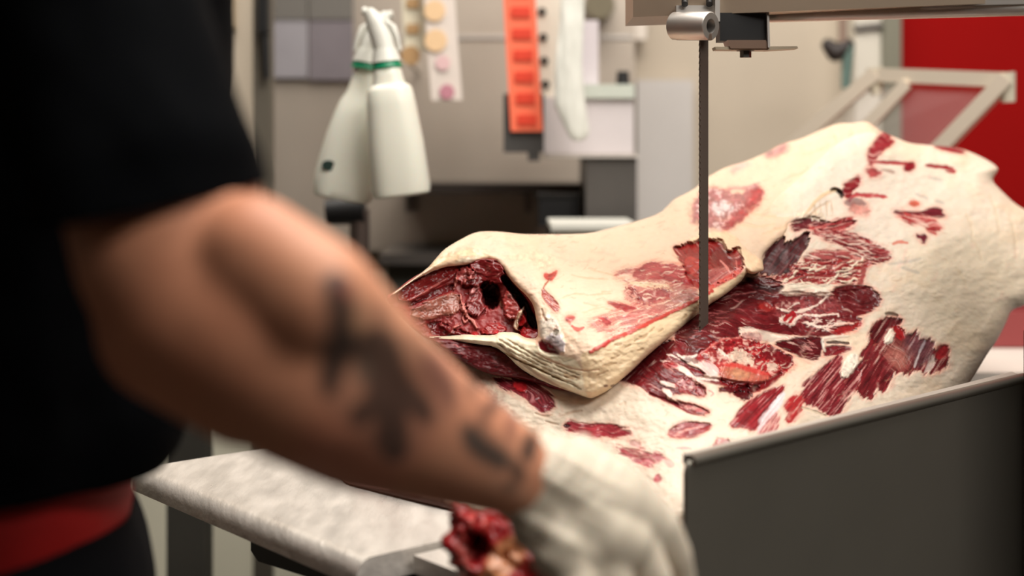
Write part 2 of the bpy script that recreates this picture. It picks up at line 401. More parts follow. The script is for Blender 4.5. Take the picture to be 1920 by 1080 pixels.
M_br = mat('tan_sticker', (176, 140, 96), .6); M_pink2 = mat('pale_pink_sticker', (228, 190, 190), .6)
s = strip('label_strip', [(822, -160), (824, 0), (830, 90), (838, 188)], 58, D1, paper, 'pale paper strip with orange and pink round stickers hanging by the bottle tops', 'label strip')
for cx, cy, r, m_ in ((815, 20, 20, M_or), (817, 76, 21, M_or), (830, 118, 14, M_pink2), (838, 172, 14, M_pk), (816, -40, 20, M_or)): disc('sticker', cx, cy, r, D1 - .004, m_, s)
s = strip('label_strip', [(773, -160), (774, 0), (779, 96)], 42, D1 + .03, mat('cream_paper', (216, 208, 184), .6), 'narrow cream strip with tan stickers, just left of the orange-dotted strip', 'label strip')
for cy in (-30, 6, 54): pxs = pxbox('sticker', 762, cy - 9, 786, cy + 9, D1 + .026, .003, M_br, None, bevel=.0005); pxs.parent = s
disc('sticker', 770, 104, 18, D1 + .026, M_br, s, 1.0)
M_red1 = mat('coral_label', (250, 118, 84), .55); M_red2 = mat('vermilion_print', (220, 62, 36), .5)
s = strip('price_tag_roll', [(966, -160), (974, 0), (980, 110), (988, 246)], 60, D1, M_red1, 'long coral red strip of price labels with darker red blocks', 'label strip')
for i in range(-3, 6):
    cy = 22 + i * 40.5; cx = 974 + (cy) * .058
    q = pxbox('printed_block', cx - 17, cy - 9, cx + 19, cy + 10, D1 - .004, .003, M_red2, None, bevel=.001); q.parent = s
s = strip('barcode_strip', [(1032, -160), (1030, 0), (1036, 100), (1046, 190)], 56, D1 + .05, mat('ivory_paper', (226, 220, 204), .6), 'ivory paper strip with small black marks, right of the coral strip', 'label strip')
for i, cy in enumerate((-24, 22, 70, 114, 158)): disc('black_mark', 1014 + i * 2.2, cy, 8, D1 + .046, mat('mark_black', (60, 54, 46), .6), s)
o = empty('tag_holder', (0, D1 + .03, 1.3), 'dark grey holder behind the lower end of the coral label strip', 'holder')
pxbox('holder_box', 944, 176, 1020, 286, D1 + .012, .03, M_dgrey, o)
pxbox('catch', 990, 284, 1012, 302, D1 + .014, .02, M_dgrey, o)
# white cloth
g = [[(1076, -100, 20), (1072, 40, 24), (1066, 120, 26), (1068, 190, 30), (1084, 244, 22)]]
o = blob('white_cloth', [[(P(x, y, 2.35), r / F * 2.35) for x, y, r in g[0]]], .004, mat('cloth', (226, 226, 216), .8, noise_amt=.05, bump=.5, bscale=30), smooth=10)
me = o.data; co = vcos(me); co[:, 1] = 2.35 + (co[:, 1] - 2.35) * .35 + (fbm(co[:, 0] * 60, co[:, 2] * 9, 3) - .5) * .012; setco(me, co)
tag(o, 'white cloth hanging in folds between ivory strip and white box', 'cloth')
s = pxbox('lilac_paper', 1072, 38, 1122, 166, 2.5, .004, mat('lilac', (206, 198, 202), .6), bevel=.001); tag(s, 'pale lilac paper sheet behind the hanging white cloth', 'paper')
# label printer, its pedestal
o = empty('label_printer', (.15, 2.5, 1.25), 'pale box shaped printer with a black knob on top', 'printer')
pxbox('housing', 1020, 182, 1188, 288, 2.45, .2, mat('printer_shell', (214, 206, 206), .5, noise_amt=.02), o, bevel=.008)
pxbox('lid', 1090, 158, 1190, 184, 2.44, .21, mat('printer_lid', (196, 202, 190), .45), o, bevel=.006)
bm = bmesh.new(); add_cyl(bm, P(1168, 160, 2.5), P(1168, 134, 2.5), .013, .011); bm_obj('knob', bm, M_black, o, bevel=.003)
o = empty('printer_stand', (.15, 2.45, 0), 'dark grey steel stand carrying the pale printer', 'stand')
a = P(1098, 290, 2.45); b = P(1194, 290, 2.45)
box('stand_body', (a.x, 2.45, 0), (b.x, 2.66, a.z - .005), mat('stand_grey', (92, 88, 84), .45, .3, noise_amt=.1), o, bevel=.004)
a2 = P(1025, 290, 2.45); box('stand_top', (a2.x, 2.44, a.z - .005), (b.x + .004, 2.66, a.z), mat('stand_top_white', (206, 198, 190), .5), o)
o = empty('black_bin', (.08, 2.5, 0), 'black box in the shadow under the shelf, beside the grey stand', 'box')
pxbox('bin_body', 1010, 366, 1088, 424, 2.5, .1, M_black, o, bevel=.006)
pxbox('bin_rim', 1008, 364, 1091, 370, 2.495, .11, M_black, o)
bz = P(1012, 424, 2.5).z; box('bin_stem', (P(1030, 0, 2.5).x, 2.52, 0), (P(1080, 0, 2.5).x, 2.58, bz), M_black, o)
# white panel / tray behind the meat
s = pxbox('wall_cladding', 1194, 150, 1300, 1500, 2.96, .03, mat('cladding', (196, 191, 186), .5, noise_amt=.03)); s.name = 'trim_2'; struct(s)
o = empty('white_tray', (.1, 2.2, TZ), 'white plastic tray edge just above the meat, below the grey stand', 'tray')
pxbox('tray_wall', 1040, 424, 1190, 470, 2.15, .22, M_white, o, bevel=.006)
a = P(1040, 424, 2.15); b = P(1190, 424, 2.15); box('tray_rim', (a.x - .006, 2.14, a.z - .006), (b.x + .006, 2.38, a.z + .003), M_white, o)
az = P(1040, 470, 2.15).z; box('tray_foot', (a.x + .02, 2.2, 0.0), (b.x - .02, 2.34, az), steel_dark, o)

# spray bottles ---------------------------------------------------------
def spray_bottle(top, bot, prof, label, marks=(), turn=0):
    """top, bot: 3D ends of the axis; prof: (t, half width) down the axis"""
    top = Vector(top); bot = Vector(bot); ax = (top - bot).normalized(); side = Vector((ax.z, 0, -ax.x)).normalized(); dp = Vector((0, 1, 0)); L = (top - bot).length
    root = empty('spray_bottle', bot, label, 'spray bottle', 'white spray bottles hanging behind the butcher')
    bm = bmesh.new(); rings = []
    for t, hw in prof:
        c = bot + ax * L * t; n = 40; hd = min(hw, .03 + .25 * hw)
        rings.append([c + side * (abs(math.cos(q)) ** .72 * math.copysign(hw, math.cos(q))) + dp * (math.copysign(abs(math.sin(q)) ** .72, math.sin(q)) * hd) for q in [i * 2 * math.pi / n for i in range(n)]])
    loft(bm, rings); bm_obj('bottle', bm, M_bot, root)
    tn = prof[-1][0]
    cyl('collar', bot + ax * L * (tn - .005), bot + ax * L * (tn + .03), prof[-1][1] + .007, M_green, root, r1=prof[-1][1] + .004)
    cyl('neck_cap', bot + ax * L * (tn + .03), bot + ax * L * (tn + .10), prof[-1][1] + .006, M_white, root, r1=prof[-1][1] + .001)
    # trigger head
    s = turn; h0 = bot + ax * L * (tn + .09)
    bm = bmesh.new()
    def sec(p, a, b): return [p + side * (math.cos(q) * a) + dp * (math.sin(q) * b) for q in [i * 2 * math.pi / 20 for i in range(20)]]
    loft(bm, [sec(h0, .016, .016), sec(h0 + ax * .022 + side * s * .003, .017, .014), sec(h0 + ax * .042 + side * s * .008, .015, .012), sec(h0 + ax * .058 + side * s * .013, .011, .010), sec(h0 + ax * .066 + side * s * .016, .005, .006)])
    bm_obj('spray_head', bm, M_white, root)
    bm = bmesh.new(); q0 = h0 + ax * .040 - side * s * .014
    loft(bm, [sec(h0 + ax * .045 - side * s * .002, .009, .008), sec(h0 + ax * .036 - side * s * .014, .007, .007), sec(h0 + ax * .018 - side * s * .020, .004, .006), sec(h0 - ax * .002 - side * s * .022, .003, .005)])
    bm_obj('trigger', bm, M_white, root)
    cyl('nozzle', h0 + ax * .056 + side * s * .01, h0 + ax * .064 + side * s * .026, .007, M_white, root, r1=.006, bevel=.001)
    for (u, t, r) in marks:
        c = bot + ax * L * t + side * u - dp * .0375
        bm = bmesh.new(); loft(bm, [[c + side * math.cos(q) * r * 1.1 + ax * math.sin(q) * r * .8 + dp * e for q in [i * 2 * math.pi / 14 for i in range(14)]] for e in (-.003, .004)])
        bm_obj('printed_mark', bm, M_blackgreen, root)
    return root
M_bot = mat('bottle_plastic', (228, 228, 214), .35, spec=.4, noise_amt=.02, sss=.25)
M_blackgreen = mat('dark_green_print', (28, 52, 44), .5)
DB = 2.02; k = DB / F
spray_bottle(P(704, 30, DB + .045), P(641, 374, DB + .045), [(0, .038), (.012, .044), (.05, .047), (.12, .0475), (.22, .045), (.34, .041), (.45, .035), (.52, .030), (.58, .022), (.66, .018), (.715, .0165)],
             'left white spray bottle, leaning, with a small dark print near its base', marks=[(-.024, .17, .010)], turn=1)
spray_bottle(P(714, 30, DB - .035), P(754, 368, DB - .035), [(0, .037), (.012, .042), (.05, .0435), (.3, .041), (.5, .0365), (.58, .034), (.605, .031), (.62, .024), (.66, .022), (.70, .0205), (.715, .0165)],
             'right white spray bottle, upright with square shoulders and no print', turn=-1)
o = empty('hanging_rail', (-.2, DB + .03, 1.4), 'thin steel rod with hook from which the spray bottles hang', 'rail')
M_rail = mat('rail_grey', (170, 160, 148), .4, .6)
pt_ = P(706, 62, DB + .005)
cyl('hook_pin', pt_, pt_ + Vector((0, .93, 0)), .004, M_rail, o)
cyl('hook_tip', pt_, pt_ + Vector((0, -.004, .018)), .004, M_rail, o)
# black scoop and thin post under the bottles
o = empty('counter_tap', (-.24, 2.3, TZ), 'dark tap with a short black handle below the left bottle', 'tap')
cyl('tap_pipe', P(674, 640, 2.3), P(674, 392, 2.3), .017, mat('tap_metal', (104, 92, 86), .4, .7), o)
bm = bmesh.new(); add_cyl(bm, P(612, 398, 2.3), P(684, 392, 2.3), .022, .026); bm_obj('tap_handle', bm, M_black, o, bevel=.006)
a = P(674, 640, 2.3); box('tap_base', (a.x - .04, 2.26, 0), (a.x + .04, 2.34, a.z), steel_dark, o)

# right hand background -------------------------------------------------
o = empty('corner_post', (.8, 2.9, 0), 'grey green upright post at the edge of the red wall', 'post')
a = P(1657, 0, 2.88); b = P(1690, 0, 2.88)
box('upright', (a.x, 2.88, 0), (b.x, 2.94, 2.6), mat('greygreen', (126, 124, 108), .5, .2), o)
box('foot_plate', (a.x - .02, 2.86, 0), (b.x + .02, 2.94, .015), steel_dark, o)
o = empty('white_column', (.72, 2.9, 0), 'white pipe casing beside the grey green post', 'pipe')
a = P(1603, 0, 2.9); b = P(1652, 0, 2.9)
box('casing', (a.x, 2.9, 0), (b.x, 2.99, 2.6), mat('casing_white', (214, 208, 194), .5), o, bevel=.015)
cyl('strap', (a.x - .003, 2.895, P(0, 54, 2.9).z), (b.x + .003, 2.895, P(0, 48, 2.9).z), .008, steel_dark, o)
o = empty('hose_gun', (.62, 2.7, 1.4), 'dark and teal hose gun hanging left of the white column', 'hose gun')
M_teal = mat('teal_rubber', (96, 120, 112), .5); M_dbrown = mat('dark_brown', (40, 30, 26), .5)
o_ = blob('gun_body', [[(P(1552, 84, 2.7), .014), (P(1566, 100, 2.7), .018), (P(1590, 84, 2.7), .014)]], .004, M_dbrown, o)
bm = bmesh.new(); add_cyl(bm, P(1590, 84, 2.7), P(1586, 166, 2.7), .013, .009); bm_obj('grip', bm, M_teal, o, bevel=.003)
bm = bmesh.new(); add_cyl(bm, P(1580, 84, 2.7), P(1580, -60, 2.7), .009, .009); bm_obj('hose', bm, mat('hose_brown', (142, 120, 106), .5), o)
# wall bracket things at the top centre
o = empty('wall_valve', (.15, 2.8, 1.6), 'pale round wall fitting behind the tip of the saw arm', 'fitting')
bm = bmesh.new(); add_cyl(bm, P(1125, 8, 2.8), P(1125, 8, 2.98), .03, .034); bm_obj('fitting_body', bm, mat('olive', (120, 112, 92), .5), o, bevel=.005)
pxbox('fitting_plate', 1150, -40, 1212, 74, 2.94, .03, mat('plate_white', (218, 208, 196), .5), o, bevel=.01)

# tilted steel frame with a clear panel
o = empty('tilting_guard', (.72, 2.3, TZ), 'tilted steel frame with clear panel standing before the red wall', 'guard frame')
tl, tr = P(1640, 140, 2.34), P(1886, 150, 2.16); bl, br = P(1420, 330, 2.42), P(1700, 344, 2.24)
M_fr = mat('frame_steel', (214, 202, 184), .4, .35)
def bar(name, a, b, wdt, thk, parent, m):
    M = frame_of(a, b); M.translation = Vector(a); L = (Vector(b) - Vector(a)).length
    return box(name, (-thk, -wdt, -.004), (thk, wdt, L + .004), m, parent, M=M, bevel=.004)
bar('top_rail', tl, tr, .012, .011, o, M_fr)
bar('side_rail', tl, bl, .012, .016, o, M_fr)
bar('side_rail', tr, br, .012, .018, o, M_fr)
il, ir = tl.lerp(tr, .33), bl.lerp(br, .42)
bar('inner_rail', il + (bl - tl) * .08, ir, .010, .014, o, M_fr)
bar('bottom_rail', bl, br, .010, .009, o, M_fr)
for q in (tl, tr):
    bm = bmesh.new(); add_cyl(bm, q + Vector((0, 0, .012)), q + Vector((.004, 0, -.036)), .015, .011); bm_obj('hinge_cap', bm, mat('cap_' + str(round(q.x, 2)), (206, 198, 178), .4), o, bevel=.003)
gl = bpy.data.materials.new('clear_panel'); gl.use_nodes = True; b_ = gl.node_tree.nodes['Principled BSDF']
b_.inputs['Base Color'].default_value = (.5, .42, .4, 1); b_.inputs['Specular IOR Level'].default_value = .15; b_.inputs['Roughness'].default_value = .3; b_.inputs['Alpha'].default_value = .10
bm = bmesh.new(); off = Vector((0, .006, 0))
va = [bm.verts.new(p + off) for p in (tl, tr, br, bl)]; vb = [bm.verts.new(p + off + Vector((0, .003, 0))) for p in (tl, tr, br, bl)]
bm.faces.new(va); bm.faces.new(vb[::-1])
for i in range(4): bm.faces.new((va[(i + 1) % 4], va[i], vb[i], vb[(i + 1) % 4]))
bm_obj('clear_panel', bm, gl, o, smooth=False)
mid = bl.lerp(br, .5)
cyl('support_leg', mid, Vector((mid.x, mid.y, .94)), .014, steel_dark, o)
cyl('support_foot', Vector((mid.x, mid.y, .955)), Vector((mid.x, mid.y, .94)), .05, steel_dark, o)
# cutting bench and red crate at the right
o = empty('cutting_bench', (1.0, 2.1, 0), 'bench with white cutting board top behind the right side of the meat', 'bench')
box('board', (.62, 1.95, .905), (1.75, 2.55, .94), mat('cutting_board', (222, 212, 202), .6, noise_amt=.05), o, bevel=.006)
box('frame', (.65, 1.98, .86), (1.72, 2.52, .905), steel_dark, o)
for x in (.68, 1.66):
    for y in (2.0, 2.46): box('leg', (x, y, 0), (x + .04, y + .04, .86), steel_dark, o)
o = empty('red_crate', (1.0, 2.35, .94), 'dull red plastic crate on the white cutting board, right of the meat', 'crate')
cr = mat('crate_red', (150, 66, 66), .6, noise_amt=.05)
box('crate_wall', (.78, 2.2, .942), (1.2, 2.215, 1.0), cr, o); box('crate_wall', (.78, 2.485, .942), (1.2, 2.5, 1.0), cr, o)
box('crate_wall', (.78, 2.216, .942), (.795, 2.484, 1.0), cr, o); box('crate_wall', (1.185, 2.216, .942), (1.2, 2.484, 1.0), cr, o)
box('crate_floor', (.796, 2.216, .942), (1.184, 2.484, .95), cr, o)
# bench leg seen below the sliding table at the left
o = empty('bench_leg', (-.55, 2.2, 0), 'dark grey square steel leg behind the sliding table, left of the arm', 'post')
a = P(312, 0, 2.2); b = P(384, 0, 2.2)
box('upright', (a.x, 2.2, 0), (b.x, 2.26, 1.02), mat('leg_grey', (72, 70, 64), .5, .2, noise_amt=.15), o)
box('foot_plate', (a.x - .02, 2.18, 0), (b.x + .02, 2.28, .012), steel_dark, o)

# ------------------------------------------------------------------ the band saw
h = ZC - TZ
Lc = P(245, 878, F * h / 578); Nc = P(672, 1052, F * h / 752)      # left and near corner of the sliding table
Lc.z = Nc.z = 0
e1 = (Nc - Lc).normalized(); e2 = Vector((-e1.y, e1.x, 0));
if e2.y < 0: e2 = -e2
MT = Matrix(((e1.x, e2.x, 0, Lc.x), (e1.y, e2.y, 0, Lc.y), (0, 0, 1, 0), (0, 0, 0, 1)))
T1 = (Nc - Lc).length
o = empty('sliding_table', (Lc.x + .3, Lc.y, TZ - .02), 'worn steel sliding table with rounded edge under the forearm', 'table')
bm = bmesh.new(); r = .016; prof = []
for i in range(9):
    t = math.pi / 2 * i / 8; prof.append((r - r * math.sin(t) , TZ - r + r * math.cos(t)))
ring = [(.62, TZ), *[(p[0], p[1]) for p in prof], (.0, TZ - .024), (.62, TZ - .024)]
def tseg(s):
    return [MT @ Vector((s, q[0], q[1])) for q in ring]
# the rolled edge runs along e1 at e2 = 0
loft(bm, [tseg(s) for s in (0.004, .012, .1, .2, .3, .4, T1 - .012, T1 - .003)])
M_slide = mat('sliding_table_steel', (214, 208, 200), .38, .35, noise_amt=.13, nscale=34, bump=.9, bscale=60, stretch=(1.2, .35, 1), rough_var=.12)
bm_obj('table_top', bm, M_slide, o)
bm = bmesh.new(); add_box(bm, (.06, .02, TZ - .034), (T1 - .02, .60, TZ - .0245), MT); bm_obj('under_frame', bm, M_black, o, bevel=.001)
bm = bmesh.new()
for s0, s1 in ((.22, .42),):
    vv = [MT @ Vector(p) for p in ((s0, .03, TZ - .035), (s1, .03, TZ - .035), (s1, .03, TZ - .045), (s0 + .015, .03, TZ - .058), (s0, .03, TZ - .05))]
    ww = [p + e2 * .04 for p in vv]; A = [bm.verts.new(p) for p in vv]; B = [bm.verts.new(p) for p in ww]; bm.faces.new(A); bm.faces.new(B[::-1])
    for i in range(5): bm.faces.new((A[(i + 1) % 5], A[i], B[i], B[(i + 1) % 5]))
bm_obj('slide_bracket', bm, M_black, o)
saw = o = empty('band_saw', (.3, 1.3, 0), 'steel band saw with overhead arm, blade guide and thin vertical blade cutting the meat', 'band saw')
bm = bmesh.new(); add_box(bm, (T1 + .006, .055, TZ - .02), (T1 + .175, .62, TZ - .004), MT)
bm_obj('fixed_table', bm, M_slide, o, bevel=.004)
bm = bmesh.new(); add_box(bm, (T1 + .03, .11, 0.0), (T1 + .165, .60, TZ - .021), MT); bm_obj('base_cabinet', bm, M_black, o, bevel=.005)
bm = bmesh.new(); add_box(bm, (.14, .25, TZ - .10), (T1 + .04, .45, TZ - .036), MT); bm_obj('slide_beam', bm, M_black, o, bevel=.005)
q = MT @ Vector((T1 + .10, .075, TZ - .034)); q2 = MT @ Vector((T1 + .17, .070, TZ - .034))
cyl('front_rail', q, q2, .010, M_white, o)

# upright steel guide plate at the right
o = empty('guide_plate', (.15, 1.1, TZ - .1), 'grey steel side plate with rolled top edge before the meat at lower right', 'side plate')
A0 = P(1288, 860, 1.10); A1 = P(1925, 704, 1.53); A0.z = A1.z = P(1288, 860, 1.10).z
M_plate = mat('plate_steel', (138, 134, 124), .36, .68, noise_amt=.12, nscale=3)
dv = (A1 - A0).normalized(); Lp = (A1 - A0).length; nv = Vector((-dv.y, dv.x, 0))
MP = Matrix(((dv.x, nv.x, 0, A0.x), (dv.y, nv.y, 0, A0.y), (0, 0, 1, A0.z), (0, 0, 0, 1)))
bm = bmesh.new(); rr = .012; pts = [(0, -.30), (Lp, -.30), (Lp, -.004)] 
pts += [(rr - rr * math.sin(t * math.pi / 12), -rr + rr * math.cos(t * math.pi / 12) - .002) for t in range(7)]
va = [bm.verts.new(MP @ Vector((x, 0, z))) for x, z in pts]; vb = [bm.verts.new(MP @ Vector((x, .004, z))) for x, z in pts]
bm.faces.new(va); bm.faces.new(vb[::-1])
for i in range(len(pts)): j = (i + 1) % len(pts); bm.faces.new((va[j], va[i], vb[i], vb[j]))
bm_obj('plate', bm, M_plate, o, bevel=.0008)
bm = bmesh.new(); ringp = [(-.001 + .0055 * math.cos(t * math.pi / 8) + .004, .0055 * math.sin(t * math.pi / 8) - .004) for t in range(16)]
loft(bm, [[MP @ Vector((s, a_ * 1.3, z_)) for a_, z_ in ringp] for s in (.008, .02, Lp)])
bm_obj('rolled_edge', bm, M_plate, o)
bm = bmesh.new(); vf = [MP @ Vector(p) for p in ((.010, .004, -.001), (Lp, .004, -.001), (Lp, .018, .0015), (.012, .014, .0005))]
A = [bm.verts.new(p) for p in vf]; B = [bm.verts.new(p - Vector((0, 0, .003))) for p in vf]; bm.faces.new(A); bm.faces.new(B[::-1])
for i in range(4): bm.faces.new((A[(i + 1) % 4], A[i], B[i], B[(i + 1) % 4]))
bm_obj('top_flange', bm, mat('flange_steel', (196, 190, 180), .45, .4), o, bevel=.001)
bm = bmesh.new(); add_box(bm, (0, -.03, -.304), (Lp, .0, -.297), MP); bm_obj('bottom_flange', bm, steel_satin, o, bevel=.001)
tb = MP @ Vector((Lp - .004, -.012, 0))
o = saw; M_frame = mat('frame_steel_dark', (96, 90, 82), .45, .7)
bm = bmesh.new(); add_box(bm, (Lp - .012, -.024, -A0.z), (Lp + .06, -.002, .052), MP); bm_obj('column_face', bm, mat('column_dark', (60, 58, 52), .5, .2), o, bevel=.003)
bm = bmesh.new(); add_box(bm, (Lp - .03, -.05, -A0.z), (Lp + .09, .05, -A0.z + .01), MP); bm_obj('column_foot', bm, steel_dark, o)
ca = P(2060, 0, 1.38); box('frame_column', (ca.x, 1.30, 0), (ca.x + .12, 1.46, 1.60), M_frame, o, bevel=.004)
pxb = P(1960, 0, 1.38)
box('arm_bridge', (pxb.x, 1.342, 1.422), (ca.x + .01, 1.44, 1.50), M_frame, o, bevel=.003)

# upper arm, guide and blade
DBL = 1.43
def arm_bar(name, x0, y0t, y0b, x1, y1t, y1b, d0, d1, th, m, bev=.004):
    bm = bmesh.new(); a = [P(x0, y0t, d0), P(x0, y0b, d0), P(x1, y1b, d1), P(x1, y1t, d1)]
    A = [bm.verts.new(p) for p in a]; B = [bm.verts.new(p + Vector((0, th, 0))) for p in a]
    bm.faces.new(A); bm.faces.new(B[::-1])
    for i in range(4): bm.faces.new((A[(i + 1) % 4], A[i], B[i], B[(i + 1) % 4]))
    return bm_obj(name, bm, m, o, bevel=bev)
M_arm = mat('arm_steel', (176, 158, 138), .42, .6, noise_amt=.1, nscale=9)
arm_bar('arm_box', 1187, -150, 32, 1980, -190, 2, 1.46, 1.34, .10, M_arm, .006)
arm_bar('arm_lip', 1352, 12, 22, 1980, -4, 6, 1.455, 1.335, .02, steel_satin, .002)
bm = bmesh.new(); add_cyl(bm, P(1438, 31, 1.46), P(1985, 15, 1.34), .0068, .0068); bm_obj('guide_rail', bm, steel_satin, o)
arm_bar('rail_shadow_bar', 1438, 20, 26, 1985, 4, 9, 1.475, 1.355, .03, steel_dark, .001)
# split sleeve with an open bore
a = P(1264, 49, DBL + .010); b = P(1333, 49, DBL - .024); ax = (b - a).normalized(); R = 27 / F * DBL
MS = frame_of(a, b); up = (MS.to_3x3().inverted() @ Vector((0, 0, 1)));
bm = bmesh.new(); n = 36; L = (b - a).length; gap = .5
th0 = math.atan2(up.y, up.x) + math.pi  # opening points down
angs = [th0 + gap / 2 + (2 * math.pi - gap) * i / n for i in range(n + 1)]
def sl(rad, z): return [bm.verts.new(a + MS.to_3x3() @ Vector((math.cos(t) * rad, math.sin(t) * rad, z))) for t in angs]
zs = [0, .0015, L - .0015, L]; outs = [sl(R - .0015, 0), sl(R, .0015), sl(R, L - .0015), sl(R - .001, L)]; ins_ = [sl(R * .50, L), sl(R * .50, 0)]
loops = outs + ins_ + [outs[0]]
for p_, q_ in zip(loops, loops[1:]):
    for i in range(n): bm.faces.new((p_[i], p_[i + 1], q_[i + 1], q_[i]))
for k_ in (0, n): bm.faces.new([l[k_] for l in loops[:-1]])
bm_obj('split_sleeve', bm, steel_satin, o)
cyl('inner_pin', a + ax * .002, b - ax * .010, R * .48, M_black, o)
pxbox('clamp_ear', 1268, 10, 1342, 26, DBL + .002, .012, steel_satin, o, bevel=.004)
pxbox('mount_plate', 1341, -8, 1350, 40, DBL - .01, .04, steel_satin, o, bevel=.001)
pxbox('guide_block', 1350, 24, 1438, 76, DBL, .03, M_black, o, bevel=.001)
bm = bmesh.new(); prism(bm, [(P(x, 0, DBL - .004).x, P(0, y, DBL - .004).z) for x, y in ((1364, 75), (1436, 75), (1442, 91), (1370, 91))], DBL - .004, DBL + .026)
bm_obj('bracket', bm, mat('bracket_steel', (168, 140, 122), .35, .8), o, bevel=.001)
bm = bmesh.new(); prism(bm, [(P(x, 0, DBL).x, P(0, y, DBL).z) for x, y in ((1436, 20), (1440, 20), (1442, 90), (1438, 90))], DBL - .006, DBL + .028); bm_obj('bracket_fin', bm, steel_satin, o)
bm = bmesh.new(); prism(bm, [(P(x, 0, DBL).x, P(0, y, DBL).z) for x, y in ((1340, 88), (1494, 87), (1496, 91), (1440, 94), (1342, 93))], DBL - .002, DBL + .02); bm_obj('blade_shoe', bm, mat('shoe_steel', (170, 156, 134), .5, .3), o)
cyl('bolt_washer', P(1398, 92, DBL + .01), P(1398, 96, DBL + .01), .0095, steel_dark, o)
cyl('bolt_head', P(1398, 95, DBL + .01), P(1398, 108, DBL + .01), .0062, steel_dark, o, n=6, bevel=.0006)
for x in (1284, 1330): cyl('clamp_screw', P(x, 8, DBL - .004), P(x, -2, DBL + .004), .0035, M_black, o)
bm = bmesh.new(); wv = Vector((.0165 * math.cos(math.radians(52)), .0165 * math.sin(math.radians(52)), 0)); tv = Vector((-wv.y, wv.x, 0)).normalized() * .0009
c0 = P(1319.5, 74, DBL); zt = c0.z + .004; zb = TZ - .01; c0.z = 0
for (u0, u1, tt) in ((-.5, .5, 1.0),):
    q = [c0 + wv * u0 - tv, c0 + wv * u1 - tv, c0 + wv * u1 + tv, c0 + wv * u0 + tv]
    A = [bm.verts.new((p.x, p.y, zb)) for p in q]; B = [bm.verts.new((p.x, p.y, zt)) for p in q]
    for i in range(4): bm.faces.new((A[i], A[(i + 1) % 4], B[(i + 1) % 4], B[i]))
    bm.faces.new(A[::-1]); bm.faces.new(B)
M_blade = mat('blade_steel', (92, 82, 74), .5, .25, noise_amt=.1, stretch=(1, 1, .2))
blade = bm_obj('saw_blade', bm, M_blade, o, smooth=False)
bm = bmesh.new(); zz = zb
while zz < zt - .006:
    p0 = c0 - wv * .5; a_ = [Vector((p0.x, p0.y, zz)) + tv, Vector((p0.x, p0.y, zz + .005)) + tv, Vector((p0.x, p0.y, zz + .001)) - wv * .06 + tv]
    b_2 = [p - tv * 2 for p in a_]; A = [bm.verts.new(p) for p in a_]; B = [bm.verts.new(p) for p in b_2]; bm.faces.new(A); bm.faces.new(B[::-1])
    for i in range(3): bm.faces.new((A[(i + 1) % 3], A[i], B[i], B[(i + 1) % 3]))
    zz += .0065
tt_ = bm_obj('teeth', bm, M_blade, None, smooth=False); tt_.parent = blade; tt_.matrix_parent_inverse = Matrix.Translation(-Vector(o.location)) @ Matrix.Translation(Vector(o.location))

# ------------------------------------------------------------------ the meat
def S(x0, y0, k, pts): return [(x0 + x / k, y0 + y / k) for x, y in pts]
K3, K6 = 3.177, 6.353
def R2(*p): return S(1320, 200, K3, p)
def R3(*p): return S(720, 460, K3, p)
def R4(*p): return S(1320, 460, K3, p)
def R5(*p): return S(720, 740, K3, p)
def R6(*p): return S(1320, 740, K3, p)
def H1(*p): return S(1020, 500, K6, p)
def H2(*p): return S(1300, 400, K6, p)
def H3(*p): return S(1300, 560, K6, p)
def H4(*p): return S(1560, 560, K6, p)
def H5(*p): return S(740, 470, K6, p)
def H6(*p): return S(1150, 640, K6, p)
FAT = (222, 208, 188); FATB = (224, 196, 170); CREAM = (226, 209, 188)
DRED = (104, 18, 24); RED = (146, 34, 42); BRED = (182, 34, 30); MRED = (160, 52, 58); PINK = (208, 126, 122); DPUR = (84, 14, 20); BLK = (26, 8, 10); PURP = (112, 60, 72)

mm = bpy.data.materials.new('raw_meat'); mm.use_nodes = True; nt = mm.node_tree; b = nt.nodes['Principled BSDF']
a1 = nt.nodes.new('ShaderNodeAttribute'); a1.attribute_name = 'albedo'; a2 = nt.nodes.new('ShaderNodeAttribute'); a2.attribute_name = 'wet'
tc = nt.nodes.new('ShaderNodeTexCoord'); n1 = nt.nodes.new('ShaderNodeTexNoise'); n1.inputs['Scale'].default_value = 130; n1.inputs['Detail'].default_value = 5
nt.links.new(tc.outputs['Object'], n1.inputs['Vector'])
mr = nt.nodes.new('ShaderNodeMapRange'); mr.inputs['To Min'].default_value = .93; mr.inputs['To Max'].default_value = 1.06; nt.links.new(n1.outputs[0], mr.inputs[0])
mx = nt.nodes.new('ShaderNodeMix'); mx.data_type = 'RGBA'; mx.blend_type = 'MULTIPLY'; mx.inputs[0].default_value = 1
nt.links.new(a1.outputs['Color'], mx.inputs[6]); nt.links.new(mr.outputs[0], mx.inputs[7]); nt.links.new(mx.outputs[2], b.inputs['Base Color'])
rr_ = nt.nodes.new('ShaderNodeMapRange'); rr_.inputs['To Min'].default_value = .46; rr_.inputs['To Max'].default_value = .24; nt.links.new(a2.outputs['Fac'], rr_.inputs[0]); nt.links.new(rr_.outputs[0], b.inputs['Roughness'])
bp = nt.nodes.new('ShaderNodeBump'); bp.inputs['Strength'].default_value = .35; bp.inputs['Distance'].default_value = .0012
nt.links.new(n1.outputs[0], bp.inputs['Height']); nt.links.new(bp.outputs[0], b.inputs['Normal'])
b.inputs['Subsurface Weight'].default_value = .12; b.inputs['Subsurface Radius'].default_value = (1, .35, .2); b.inputs['Subsurface Scale'].default_value = .003
b.inputs['Specular IOR Level'].default_value = .45

